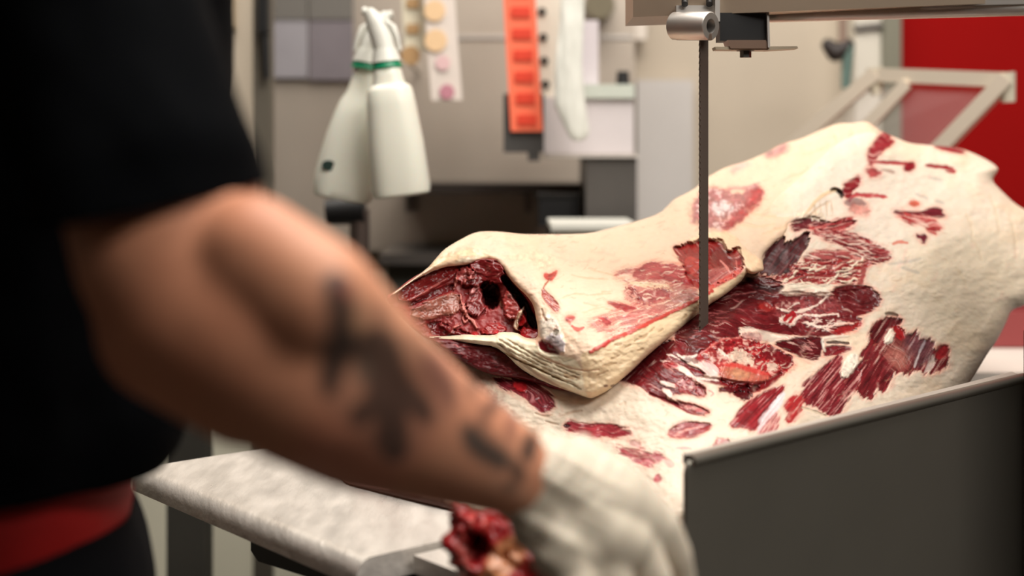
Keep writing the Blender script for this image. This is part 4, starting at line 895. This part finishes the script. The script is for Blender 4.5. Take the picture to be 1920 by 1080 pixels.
# purple tinged far part
B.poly(R2((-80,560),(40,500),(100,480),(180,520),(250,500),(320,468),(348,500),(332,560),(290,602),(232,642),(172,700),(130,732),(40,724),(-60,700)), (190,110,114), alpha=.9, soft=4, rough=8, ns=12, vein=.5, veincol=(232,208,204), dh=-1)
B.poly(R2((40,590),(110,560),(170,590),(150,640),(60,640)), (230,212,208), alpha=.9, soft=4, rough=7)
B.poly(R2((290,500),(345,490),(325,580),(260,640),(180,710),(120,730),(130,690),(200,640),(260,580)), (186,60,62), alpha=.9, rough=4, soft=2.5)
B.poly(R2((360,290),(420,240),(480,222),(510,245),(470,270),(400,300)), (190,124,130), alpha=.8, soft=5, rough=5)
B.poly(R2((150,370),(220,335),(280,330),(240,370),(170,400)), (212,164,156), alpha=.8, soft=6, rough=5)
B.line(R2((120,520),(170,480),(240,490),(330,455)), 6, (176,110,116), alpha=.7, soft=3)
for q in (((980,190),(940,250),(890,320),(840,390),(790,450),(740,510)), ((870,340),(820,420),(760,500),(690,560),(620,640))): B.line(R2(*q), 6, (206,170,134), alpha=.7, dh=-3, soft=3)
B.line(R2((1045,165),(1000,215),(950,262),(915,300)), 5, (92,66,52), alpha=.85, dh=-5, soft=1.5)
B.poly(R2((850,160),(930,170),(910,230),(860,280),(800,260)), (238,196,170), alpha=.6, soft=8, rough=6)
for q in (((300,640),(420,660),(560,640)), ((350,760),(470,720),(540,690)), ((200,700),(320,720),(420,700)), ((880,140),(900,190),(960,170)), ((780,170),(800,230),(760,290)), ((600,280),(700,260),(760,220)), ((500,420),(600,400),(680,340))): B.line(R2(*q), 5, (222,188,150), alpha=.6, dh=-2.5, soft=3)
# middle ridge and the scraps at its foot
B.poly(R3((955,168),(985,182),(1036,140),(1012,195),(985,207),(958,192)), (196,70,60), rough=2, dh=-1)
B.line(R3((985,207),(958,235),(948,262)), 3, (168,96,70), dh=-1.5)
B.poly(R3((945,262),(990,298),(1032,350),(1042,394),(1010,392),(978,350),(950,320)), (170,66,56), rough=3, fib=-50, vein=.2, dh=-2)
B.ell(720+1106/K3, 460+434/K3, 8, 4.5, (186,52,54), rough=1.5, dh=1)
B.line(R3((1118,478),(1140,498),(1170,500),(1192,488)), 7, (206,72,58), dh=1); B.line(R3((1100,450),(1110,470)), 5, (214,120,104))
B.poly(R3((925,440),(960,400),(1010,420),(1050,500),(1080,600),(1070,645),(1000,620),(930,560)), (228,214,196), rough=3, dh=2, wet=.6)
B.poly(R3((945,560),(1000,515),(1058,540),(1085,600),(1062,645),(1000,605)), (176,166,170), alpha=.9, rough=4, ns=5, dh=1, wet=.9)
B.scatter(R3((930,420),(1060,420),(1090,600),(960,600)), 16, (150,128,110), size=(3,6), ang=60, asp=2.4, seed=51, alpha=.6, dh=-1)
B.ell(720+1022/K3, 460+520/K3, 7, 5, (96,88,72), alpha=.8, rough=2, dh=-2)
B.line(R3((940,380),(950,430),(968,450)), 4, (150,116,88), alpha=.8, dh=-2)
B.poly(R3((922,568),(968,578),(1020,610),(1056,652),(990,652),(930,628)), (112,20,28), rough=2, dh=-2)
B.poly(R3((930,40),(1000,60),(1040,110),(980,150),(900,110),(760,90),(700,60),(800,50)), (240,196,166), alpha=.6, soft=8, rough=8)
# layered fat of the corner
LY = R3((270,545),(330,548),(430,545),(480,535),(560,545),(650,548),(690,520),(790,525),(830,560),(915,580),(940,640),(1060,655),(1150,680),(1185,760),(1190,850),(1225,915),(1100,870),(1000,840),(900,790),(800,730),(700,640),(560,600),(400,590))
B.poly(LY, (236,222,192), rough=1.5, dh=0, wet=.35, fs=.1, fib=-24)
for k_, (dx, dy) in enumerate(((0,0),(-14,22),(-30,44),(-44,66),(-10,88),(20,104))):
    q = [(700+dx,540+dy),(780+dx,590+dy*.9),(870+dx,640+dy*.8),(960+dx,690+dy*.7),(1060+dx,730+dy*.8),(1160+dx*.5,770+dy*.8)]
    B.line(R3(*q), 3, (176,150,112), alpha=.65, dh=-2.2, soft=1.4, rough=2.5)
B.line(R3((900,640),(1000,690),(1080,720),(1180,750),(1280,740)), 4, (200,146,110), alpha=.7, dh=-1.5)
B.line(R3((690,590),(740,640),(830,710),(930,780),(1060,850),(1210,910)), 5, (150,110,80), alpha=.6, dh=-2)
B.poly(R3((1060,760),(1160,780),(1160,800),(1100,800)), (206,168,126), alpha=.7, rough=3)
for q in (((1310,838),(1330,836)), ((1355,838),(1372,834)), ((1415,930),(1428,928))): B.line(R3(*q), 4, (120,80,60))
B.poly(R3((420,120),(500,100),(560,80),(530,60),(420,90)), (226,214,190), alpha=.8, rough=4)
B.poly(R3((300,60),(450,30),(580,10),(640,60),(700,110),(560,60),(380,100),(240,160)), (226,196,156), alpha=.7, soft=6, rough=5, dh=-1)
OUT_C = R3((40,310),(70,292),(150,225),(260,165),(360,128),(440,120),(500,116),(560,94),(640,86),(700,122),(735,180),(782,238),(850,300),(892,358),(905,430),(918,500),(918,562),(860,562),(830,552),(790,526),(690,522),(650,545),(560,542),(480,538),(430,545),(330,550),(270,548),(180,470),(110,390))
cave = [(x, y) for x, y in OUT_C]
B.scatter([(850,450),(1300,370),(1630,240),(1500,400),(1300,450),(1100,600),(1010,600)], 120, (190,150,118), size=(2,5), ang=15, asp=3.5, seed=83, alpha=.42, dh=-1.0)
B.scatter([(850,450),(1300,370),(1630,240),(1500,400),(1300,450),(1100,640),(1010,640)], 45, (232,168,146), size=(5,12), ang=10, asp=2.4, seed=84, alpha=.4, soft=4, dh=0)
OUT_B = [(728,556),(760,534),(800,505),(816,486),(830,470),(848,458),(868,447),(886,438),(905,434),(940,435),(980,440),(1020,440),(1060,440),(1110,438),(1150,427),(1200,414),(1240,400),(1256,384),(1266,373),(1290,362),(1310,350),(1322,336),(1340,325),(1365,312),(1400,303),(1440,285),(1470,268),(1500,262),(1535,246),(1570,231),(1600,231),(1625,227),(1638,236),(1652,246)]
OUT_B += R2((1030,190),(1000,220),(960,262),(920,300),(880,360),(830,410),(790,455),(765,505),(740,540),(700,560),(640,600),(600,645),(560,680),(520,700),(500,740),(470,775),(430,800),(385,850),(352,880),(350,930),(360,975),(330,985),(290,1000),(262,990))
OUT_B += H2((640,700),(590,790),(500,870),(420,940),(320,1010),(200,1080))
OUT_B += H1((1800,600),(1600,760),(1400,920),(1210,1080),(1060,1230),(930,1340),(760,1480),(600,1560))
OUT_B += R3((1225,912),(1160,890),(1100,868),(1000,832),(900,790),(800,725),(740,660),(660,602),(560,590),(480,580),(400,572),(330,562),(268,552))
nc = len(cave); s0 = min(range(nc), key=lambda i: abs(cave[i][0] - (720+270/K3)) + abs(cave[i][1] - (460+548/K3)))
OUT_B += [cave[(s0 - i) % nc] for i in range(0, nc - 3)]
dB = rbf([(733,553,1.44),(830,470,1.50),(905,435,1.56),(1060,440,1.60),(1200,414,1.65),(1310,350,1.71),(1470,268,1.81),(1630,228,1.86),(1650,250,1.84),(1560,360,1.69),(1500,430,1.60),(1440,470,1.54),(1410,515,1.485),(1319,560,1.445),(1105,658,1.345),(1200,615,1.385),(1165,712,1.355),(1319,600,1.45),(1400,535,1.49),(1104,746,1.345),(1000,520,1.46),(1150,520,1.49),(1250,480,1.545),(1350,420,1.61),(1100,600,1.385),(1000,600,1.41),(1000,650,1.39),(1000,705,1.385),(900,652,1.415),(810,636,1.45),(940,600,1.43),(860,500,1.50)])
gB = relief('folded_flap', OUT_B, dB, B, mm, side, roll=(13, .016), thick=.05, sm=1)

# ---- C: the open muscle inside the fold
Cc = Painter(720, 470, 1030, 660, 1.25, (142, 48, 48)); X, Y = Cc.X, Cc.Y
Cc.h += (fbm(X / 26, Y / 20, 4, 8) - .5) * 9 + (fbm(X / 7, Y / 6, 3, 2) - .5) * 1.6
Cc.col *= (1 + .5 * (fbm(X / 14, Y / 9, 4, 71) - .5))[..., None]
Cc.poly(H5((30,520),(180,400),(400,280),(620,190),(740,190),(760,260),(640,330),(480,420),(340,520),(180,600),(60,600)), (140,32,34), rough=3, fib=30, fs=.5, dh=4)
Cc.line(H5((140,600),(260,560),(380,490),(520,390),(620,330)), 5, (190,104,98), alpha=.8, dh=2)
Cc.poly(H5((150,650),(340,560),(520,440),(700,420),(680,470),(600,520),(420,560),(220,630)), (118,22,26), alpha=.9, rough=4, fib=25, dh=-5)
Cc.poly(H5((180,760),(340,640),(500,580),(620,540),(740,500),(780,560),(760,720),(640,760),(480,800),(330,820)), (172,106,90), rough=4, fib=12, fs=.3, dh=3, wet=.9)
Cc.poly(H5((900,180),(1000,110),(1150,100),(1260,170),(1310,280),(1300,380),(1100,380),(980,400),(860,420),(800,380),(900,320),(880,240)), (120,26,28), rough=3, fib=-20, fs=.4, dh=12)
Cc.poly(H5((740,290),(820,200),(900,220),(960,260),(900,320),(840,380),(760,380)), (176,76,74), rough=6, ns=5, vein=.5, veincol=(230,160,150), dh=6)
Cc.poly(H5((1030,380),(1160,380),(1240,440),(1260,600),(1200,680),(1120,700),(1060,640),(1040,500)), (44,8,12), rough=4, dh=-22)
Cc.poly(H5((1190,440),(1230,450),(1280,600),(1320,700),(1270,700),(1210,560)), (140,92,76), rough=2, dh=-6)
Cc.poly(H5((920,440),(1000,420),(1040,540),(1080,660),(1040,760),(940,780),(860,680),(880,540)), (148,58,58), rough=4, fib=60, dh=8)
Cc.line(H5((900,510),(960,450),(1000,430)), 8, (186,110,108), dh=3)
for q, wd in ((((780,520),(800,640),(840,720),(870,790),(930,830),(980,920)),6), (((800,640),(820,700)),11), (((850,720),(800,800),(840,860),(880,810)),5), (((540,880),(640,930),(740,990),(860,1010)),8), (((700,920),(790,885)),4), (((700,460),(730,380),(730,300)),5)):
    Cc.line(H5(*q), wd, (206,130,120), alpha=.9, dh=5, rough=2)
Cc.poly(H5((1290,580),(1330,500),(1400,490),(1450,560),(1480,660),(1460,760),(1400,820),(1330,760),(1300,680)), (186,70,66), rough=3, ns=5, vein=.3, dh=14, fh=1.5)
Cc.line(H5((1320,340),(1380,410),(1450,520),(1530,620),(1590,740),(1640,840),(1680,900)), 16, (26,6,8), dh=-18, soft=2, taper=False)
Cc.line(H5((1340,300),(1440,400),(1560,500),(1640,620),(1690,720)), 10, (170,50,50), dh=8)
Cc.poly(H5((1480,740),(1540,680),(1580,780),(1560,880),(1480,900),(1450,840)), (178,24,28), rough=3, dh=10)
Cc.poly(H5((1410,880),(1470,740),(1540,650),(1560,690),(1500,780),(1460,880),(1480,960),(1430,950)), (234,206,180), rough=2, dh=16, wet=.4)
Cc.poly(H5((1490,940),(1560,910),(1640,960),(1700,920),(1720,1000),(1680,1080),(1560,1080),(1500,1040)), (186,26,34), rough=4, ns=5, dh=12)
Cc.poly(H5((360,880),(540,860),(700,960),(880,980),(860,1030),(500,1030)), (118,26,30), rough=5, dh=-3)
Cc.poly(H5((1000,960),(1160,880),(1300,900),(1300,960),(1100,1000)), (164,40,40), rough=5, dh=6)
for cx, cy in ((940,1020),(1200,1010)): Cc.poly(H5((cx-40,cy+40),(cx-20,cy-40),(cx+40,cy-40),(cx+30,cy+50)), (190,30,36), rough=2, dh=10)
Cc.scatter(OUT_C, 40, (198,116,108), size=(2,5), ang=30, asp=4, seed=61, alpha=.5, dh=2)
OC = R3((0,310),(60,280),(150,205),(260,145),(360,108),(440,100),(560,74),(650,66),(720,110),(755,170),(802,228),(870,290),(912,350),(925,430),(940,500),(940,600),(860,600),(700,600),(540,600),(400,590),(270,575),(160,490),(80,410))
dC = rbf([(733,553,1.462),(850,492,1.525),(950,490,1.515),(1000,560,1.47),(1008,640,1.435),(900,640,1.455),(810,632,1.475),(860,560,1.50),(930,560,1.50)])
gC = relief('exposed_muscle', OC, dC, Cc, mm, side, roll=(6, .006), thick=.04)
# ---- D: dark slice seen in the gap under the fold
D_ = Painter(790, 620, 1100, 750, 1.5, (92, 14, 20)); D_.h += (fbm(D_.X / 22, D_.Y / 9, 4, 4) - .5) * 8
D_.col *= (1 + .5 * (fbm(D_.X / 20, D_.Y / 7, 4, 5) - .5))[..., None]
OD = R3((270,552),(400,560),(560,585),(660,592),(760,650),(860,740),(960,790),(1120,860),(1150,885),(1080,868),(980,848),(900,818),(800,790),(700,782),(600,760),(480,700),(380,640),(300,590))
D_.scatter(OD, 20, (170,70,72), size=(2,5), ang=-30, asp=5, seed=71, alpha=.6)
dD = rbf([(805,634,1.445),(900,700,1.415),(1000,710,1.395),(1080,738,1.362),(1000,740,1.375),(920,650,1.43)])
gD = relief('inner_slice', OD, dD, D_, mm, side, roll=(10, .012), thick=.05)

# ------------------------------------------------------------------ the butcher
skin_m = mat('skin', (0, 0, 0), .48, spec=.35, attr='albedo', noise_amt=.07, nscale=24, bump=.15, bscale=180, sss=.0)
shirt_m = mat('black_cotton', (5, 6, 8), .95, spec=.05, noise_amt=.15, nscale=12, bump=.2, bscale=80)
trouser_m = mat('dark_trousers', (8, 9, 12), .9, spec=.08, noise_amt=.2, bump=.2)
band_m = mat('red_apron_band', (150, 10, 9), .7, spec=.3, noise_amt=.12, nscale=7, bump=.25, bscale=40)
glove_m = mat('latex_glove', (232, 214, 194), .42, spec=.4, noise_amt=.04, nscale=20, bump=.25, bscale=50, sss=.3)
hair_m = mat('brown_hair', (52, 34, 24), .6)
def ch(*q): return [(P(x, y, d), r / F * d) for x, y, d, r in q]
person = empty('person', (-.36, .92, 0), 'butcher in black t-shirt and red apron band, tattooed forearm reaching out in white glove', 'person')
arm = ch((120, -330, .80, 150), (165, -60, .76, 160), (228, 180, .735, 168), (298, 360, .715, 184), (330, 470, .70, 190), (385, 560, .695, 190), (480, 610, .695, 196), (590, 690, .70, 190), (680, 748, .735, 170), (785, 802, .785, 134), (880, 846, .83, 106), (962, 884, .865, 84), (1010, 905, .875, 82))
elbow = ch((290, 560, .70, 118), (330, 610, .695, 150), (470, 700, .71, 140))
brach = ch((470, 470, .67, 110), (590, 560, .665, 120), (690, 650, .69, 100), (780, 730, .74, 80))
palm = ch((1000, 900, .875, 80), (1060, 935, .885, 80), (1120, 985, .89, 60))
torso_c = [(Vector((-.44, .97, .92)), .12), (Vector((-.44, .97, 1.05)), .14), (Vector((-.40, .98, 1.25)), .155), (Vector((-.36, .98, 1.40)), .13), (Vector((-.33, .98, 1.50)), .07), (Vector((-.28, 1.0, 1.60)), .062)]
head = [(Vector((-.25, 1.02, 1.70)), .092), (Vector((-.225, 1.035, 1.66)), .078), (Vector((-.205, 1.05, 1.605)), .05)]
nose = [(Vector((-.150, 1.08, 1.68)), .014), (Vector((-.122, 1.095, 1.64)), .016)]
far_arm = [(Vector((-.38, 1.17, 1.42)), .062), (Vector((-.48, 1.24, 1.16)), .045), (Vector((-.46, 1.20, .95)), .034), (Vector((-.45, 1.16, .90)), .038)]
sh = [(Vector((-.36, .98, 1.40)), .09), arm[0]]
legs = [[(Vector((-.44, .90, .88)), .08), (Vector((-.44, .90, .50)), .055), (Vector((-.44, .90, .12)), .045)], [(Vector((-.43, 1.06, .88)), .08), (Vector((-.41, 1.07, .50)), .055), (Vector((-.40, 1.08, .12)), .045)]]
me = blob('body', [arm, elbow, brach, palm, torso_c, head, nose, far_arm, sh, *legs], .0042, None, smooth=10, raw=True)
co = vcos(me); nr = vnor(me)
px = 960 + co[:, 0] / co[:, 1] * F; py = HZ + (ZC - co[:, 2]) / co[:, 1] * F
facing = (nr * (np.array([0, 0, ZC]) - co)).sum(1) > 0
col = np.empty((len(co), 3)); col[:] = lin((212, 146, 114))
n = fbm(co[:, 0] * 18 + 5, co[:, 2] * 18 + 9, 3, 2); col = col * (1 - (n - .5)[:, None] * np.array([.12, .35, .4]))
red = sstep(.50, .64, fbm(co[:, 0] * 12 + 3, co[:, 2] * 12, 2, 4))[:, None] * .35; col = col * (1 - red) + lin((204, 126, 104)) * red
def T7(*p): return S(560, 440, 2.0, p)
INK = (40, 40, 40)
def ink(pts, alpha=.85, soft=7, color=INK, rough=6):
    global col
    p = chaikin(pts, 2); k = facing & (px > p[:, 0].min() - 15) & (px < p[:, 0].max() + 15) & (py > p[:, 1].min() - 15) & (py < p[:, 1].max() + 15) & (co[:, 1] < .98)
    sd = sdist(px[k], py[k], p) + (fbm(px[k] / 11, py[k] / 11, 3, 6) - .5) * 2 * rough * .6
    m = (sstep(-soft - 5, soft - 6, sd) * alpha)[:, None]; col[k] = col[k] * (1 - m) + lin(color) * m
ink(T7((90,150),(200,180),(280,340),(380,360),(500,430),(600,560),(590,650),(500,720),(420,850),(330,860),(240,740),(80,610),(90,450)), alpha=.34, soft=14, color=(84,74,68))
ink(T7((100,165),(140,140),(185,175),(190,230),(200,290),(195,340),(215,370),(190,420),(170,460),(160,520),(130,590),(90,600),(85,520),(105,430),(130,330),(125,250),(105,200)))
ink(T7((180,380),(280,345),(350,380),(375,430),(385,500),(420,560),(480,620),(505,680),(480,705),(430,670),(395,650),(400,730),(412,800),(370,845),(320,835),(295,760),(305,700),(262,680),(240,715),(198,700),(212,640),(265,620),(265,560),(240,480),(190,450)), alpha=.8)
ink(T7((480,440),(520,465),(560,540),(582,600),(572,640),(540,610),(500,560),(476,500)), alpha=.6, color=(110,70,64))
ink(T7((150,170),(185,190),(190,230),(165,230)), alpha=.5, color=(170,84,66), soft=5)
ink(T7((205,290),(245,280),(250,360),(210,370)), alpha=.5, color=(196,150,116), soft=6)
ink(T7((220,480),(260,470),(262,540),(225,560)), alpha=.6, color=(110,96,84), soft=6)
ink(T7((290,250),(330,270),(345,340),(300,330)), alpha=.35, soft=8)
ink(T7((640,530),(660,530),(664,600),(644,600)), alpha=.55, soft=5, rough=2); ink(T7((735,585),(756,590),(742,665),(722,660)), alpha=.7, soft=5, rough=2); ink(T7((795,650),(812,655),(804,765),(784,760)), alpha=.55, soft=5, rough=2, color=(110,66,62))
ink(T7((628,725),(650,728),(690,770),(740,808),(775,830),(765,868),(720,852),(660,812),(630,780)), alpha=.9, soft=5, rough=3)
ink(T7((600,700),(680,710),(760,790),(800,830),(790,890),(700,870),(620,800)), alpha=.5, soft=6, color=(70,62,58)); ink(T7((690,640),(712,640),(706,720),(688,715)), alpha=.6, soft=4, rough=2)
ink(T7((840,795),(868,742),(895,780),(876,835),(842,842)), alpha=.85, soft=6); ink(T7((795,850),(840,868),(836,925),(800,895)), alpha=.75, soft=6); ink(T7((770,930),(815,940),(810,965),(770,960)), alpha=.5, soft=6)
at = me.color_attributes.new('albedo', 'FLOAT_COLOR', 'POINT'); at.data.foreach_set('color', np.concatenate([np.clip(col, 0, 1), np.ones((len(col), 1))], 1).astype(np.float32).ravel())
link('body', me, skin_m, person)

# t-shirt: torso tube and sleeve cut off at the hem, joined in one mesh
tors = [(Vector((-.455, .965, .985)), .168), (Vector((-.44, .965, 1.06)), .178), (Vector((-.42, .965, 1.15)), .182), (Vector((-.39, .975, 1.28)), .18), (Vector((-.36, .98, 1.41)), .15)]
belly = ch((110, 560, .98, 250), (140, 690, .96, 222), (150, 750, .95, 205))
neck = [(Vector((-.34, .98, 1.46)), .10)]
fs_ = [(Vector((-.37, 1.1, 1.42)), .085), (Vector((-.42, 1.18, 1.28)), .070)]
mt = blob('shirt', [tors, neck, fs_, belly], .008, None, smooth=8, raw=True)
bm = bmesh.new(); bm.from_mesh(mt)
# shirt hem follows the waist, lower at the front of the picture
h1 = Vector((-.27, 0, 1.030)); nrm = Vector((0, 0, -1)).normalized()
bmesh.ops.bisect_plane(bm, geom=bm.verts[:] + bm.edges[:] + bm.faces[:], plane_co=h1, plane_no=nrm, clear_outer=True)
slv = ch((100, -330, .80, 215), (150, -100, .77, 205), (200, 80, .75, 206), (246, 220, .725, 208), (284, 340, .706, 216), (300, 470, .698, 220))
s2 = blob('sleeve', [slv, [(Vector((-.36, .98, 1.40)), .12), slv[0]]], .005, None, smooth=8, raw=True)
b2 = bmesh.new(); b2.from_mesh(s2)
g0, g1, g2 = P(495, 342, .73), P(85, 425, .72), P(280, 392, .655)
pn = (g1 - g0).cross(g2 - g0).normalized(); pn = pn if pn.z < 0 else -pn
bmesh.ops.bisect_plane(b2, geom=b2.verts[:] + b2.edges[:] + b2.faces[:], plane_co=g0, plane_no=pn, clear_outer=True)
tmp = bpy.data.meshes.new('tmp'); b2.to_mesh(tmp); b2.free(); bm.from_mesh(tmp); bpy.data.meshes.remove(tmp)
me = bpy.data.meshes.new('t_shirt'); bm.to_mesh(me); bm.free(); so = link('t_shirt', me, shirt_m, person)
md = so.modifiers.new('cloth', 'SOLIDIFY'); md.thickness = .0025; md.offset = 0
co = vcos(me); nr = vnor(me); co += nr * ((fbm(co[:, 0] * 14 + co[:, 1] * 9, co[:, 2] * 10, 3, 3) - .5) * .014)[:, None]; setco(me, co)
# red band round the waist
def waist_ring(z, rad, cx=-.462, cy=.965, tilt=(.0, .0), n=72, sq=.95):
    out = []
    for i in range(n):
        t = i * 2 * math.pi / n; x = cx + math.cos(t) * rad; y = cy + math.sin(t) * rad * sq
        out.append(Vector((x, y, z + tilt[0] * (x - cx) + tilt[1] * (y - cy))))
    return out
me_b = bmesh.new()
tl_ = (.0, .0)
loft(me_b, [waist_ring(z, r_, tilt=tl_) for z, r_ in ((1.032, .160), (1.031, .180), (1.022, .1825), (1.00, .1825), (.986, .180), (.985, .165))], caps=False)
bo = bm_obj('apron_band', me_b, band_m, person)
# trousers
tr_ = [[(Vector((-.450, .965, .985)), .160), (Vector((-.435, .965, .92)), .172), (Vector((-.44, .90, .84)), .13), (Vector((-.44, .90, .5)), .085), (Vector((-.44, .90, .10)), .068)], [(Vector((-.44, 1.0, .92)), .17), (Vector((-.43, 1.07, .84)), .13), (Vector((-.41, 1.08, .5)), .085), (Vector((-.40, 1.09, .10)), .068)]]
mt_ = blob('trousers', tr_, .008, None, raw=True); bm = bmesh.new(); bm.from_mesh(mt_)
bmesh.ops.bisect_plane(bm, geom=bm.verts[:] + bm.edges[:] + bm.faces[:], plane_co=Vector((0, 0, .99)), plane_no=Vector((0, 0, 1)), clear_outer=True)
bm.to_mesh(mt_); bm.free(); link('trousers', mt_, trouser_m, person)
for q in (Vector((-.41, .90, .045)), Vector((-.37, 1.09, .045))): blob('shoe', [[(q - Vector((.05, 0, 0)), .045), (q + Vector((.14, .03, -.008)), .036)]], .008, M_black, person)
blob('hair', [[(Vector((-.27, 1.01, 1.73)), .088), (Vector((-.29, 1.0, 1.69)), .080)]], .006, hair_m, person)

# glove: back of the hand, four fingers, thumb
G = []
G += [ch((992, 893, .872, 88), (1040, 918, .88, 93), (1090, 938, .885, 96), (1130, 945, .89, 90), (1178, 968, .897, 70), (1205, 985, .9, 54)), ch((1080, 960, .875, 80), (1130, 1000, .872, 68), (1165, 1015, .875, 56)), ch((1040, 960, .872, 72), (1090, 1020, .865, 58))]
kn = [((1222, 985, .905), 50), ((1184, 1022, .885), 48), ((1130, 1050, .868), 46), ((1075, 1068, .855), 42)]
wr = [(1050, 890, .895), (1040, 925, .885), (1030, 950, .875), (1020, 968, .868)]
for (k, r_), w_ in zip(kn, wr):
    G += [ch((*w_, 66), ((w_[0] + k[0]) / 2, (w_[1] + k[1]) / 2 - 8, (w_[2] + k[2]) / 2, 62), (*k, r_))]
fing = [[(1222, 985, .905, 50), (1262, 1040, .915, 33), (1278, 1110, .935, 29), (1262, 1170, .955, 26)],
        [(1184, 1022, .885, 48), (1222, 1085, .885, 37), (1238, 1160, .905, 33), (1222, 1215, .93, 28)],
        [(1130, 1050, .868, 46), (1158, 1120, .86, 37), (1172, 1195, .88, 32), (1160, 1245, .905, 28)],
        [(1075, 1068, .855, 42), (1092, 1128, .845, 33), (1104, 1190, .86, 29), (1098, 1230, .885, 26)]]
for f in fing: G += [ch(*f)]
G += [ch((1090, 880, .91, 60), (1180, 930, .945, 44), (1236, 985, .975, 36), (1262, 1040, .985, 31))]
me = blob('glove', G, .0022, None, smooth=5, raw=True)
co = vcos(me); nr = vnor(me); px = 960 + co[:, 0] / co[:, 1] * F; py = HZ + (ZC - co[:, 2]) / co[:, 1] * F
u = (px - 985) * .87 + (py - 890) * .5; v = -(px - 985) * .5 + (py - 890) * .87     # along and across the hand
wr_ = np.exp(-((u - 60) / 90) ** 2)
fold = (fbm(u / 18 + 3, v / 80, 3, 5) - .5) * .006 * wr_ + (fbm(u / 170, v / 16, 2, 8) - .5) * .007 * sstep(240, 60, u) + 0 * sstep(-20, -120, -v) 
co += nr * fold[:, None]; setco(me, co)
bm = bmesh.new(); bm.from_mesh(me)
c1, c2 = P(1012, 812, .87), P(922, 962, .86); cn = (c2 - c1).cross(Vector((0, 1, 0))).normalized(); cn = cn if cn.x < 0 else -cn
bmesh.ops.bisect_plane(bm, geom=bm.verts[:] + bm.edges[:] + bm.faces[:], plane_co=c1, plane_no=cn, clear_outer=True)
bm.to_mesh(me); bm.free()
go = link('glove', me, glove_m, person); md = go.modifiers.new('t', 'SOLIDIFY'); md.thickness = .0012; md.offset = 1
go['label'] = 'white latex glove'

# strip of meat held under the hand
tm = [[(P(x, y, d), r / F * d) for x, y, d, r in q] for q in (
    [(868, 972, 1.02, 24), (905, 985, 1.02, 30), (950, 1010, 1.02, 38), (1000, 1060, 1.0, 44), (1060, 1110, .99, 46), (1180, 1150, .985, 46)],
    [(866, 965, 1.015, 18), (862, 1010, 1.015, 20), (880, 1040, 1.015, 26), (900, 1085, 1.01, 34)],
    [(905, 975, 1.0, 20), (940, 1000, 1.0, 22), (925, 1050, 1.0, 30), (900, 1090, 1.0, 36), (960, 1120, .99, 50)],
    [(1000, 1060, 1.0, 44), (960, 1090, 1.0, 44)], [(886, 1018, 1.028, 22), (905, 1040, 1.02, 24)], [(852, 952, 1.02, 9), (872, 962, 1.02, 14)], [(985, 1012, 1.0, 18), (1010, 1035, 1.0, 20)])]
me = blob('meat_trimming', tm, .0022, None, smooth=3, raw=True); co = vcos(me); nr = vnor(me)
d_ = (fbm(co[:, 0] * 60 + co[:, 1] * 30, co[:, 2] * 60, 4, 3) - .5) * .026 + (fbm(co[:, 0] * 190 + co[:, 1] * 60, co[:, 2] * 190, 3, 5) - .5) * .010; co += nr * d_[:, None]; co[:, 2] = np.maximum(co[:, 2], TZ - .003); setco(me, co)
px = 960 + co[:, 0] / co[:, 1] * F; py = HZ + (ZC - co[:, 2]) / co[:, 1] * F
col = np.empty((len(co), 3)); col[:] = lin((152, 24, 28)); n = fbm(co[:, 0] * 70, co[:, 2] * 70 + co[:, 1] * 40, 4, 9)
m = sstep(.50, .66, n)[:, None] * .75; col = col * (1 - m) + lin((214, 104, 96)) * m
m = sstep(-4, 8, sdist(px, py, chaikin([(905, 1060), (940, 1010), (985, 1000), (990, 1040), (950, 1080), (930, 1110), (880, 1110)], 1)) + (n - .5) * 30)[:, None] * .85; col = col * (1 - m) + lin((226, 160, 112)) * m
m = sstep(-6, 8, sdist(px, py, chaikin([(866, 1000), (895, 990), (915, 1020), (900, 1060), (872, 1040)], 1)) + (n - .5) * 16)[:, None] * .4; col = col * (1 - m) + lin((44, 8, 12)) * m
at = me.color_attributes.new('albedo', 'FLOAT_COLOR', 'POINT'); at.data.foreach_set('color', np.concatenate([np.clip(col, 0, 1), np.ones((len(col), 1))], 1).astype(np.float32).ravel())
wt = me.attributes.new('wet', 'FLOAT', 'POINT'); wt.data.foreach_set('value', np.full(len(co), .9, np.float32))
to = link('meat_trimming', me, mm, None); tag(to, 'ragged bright red strip of meat under the gloved hand, at the bottom', 'meat')
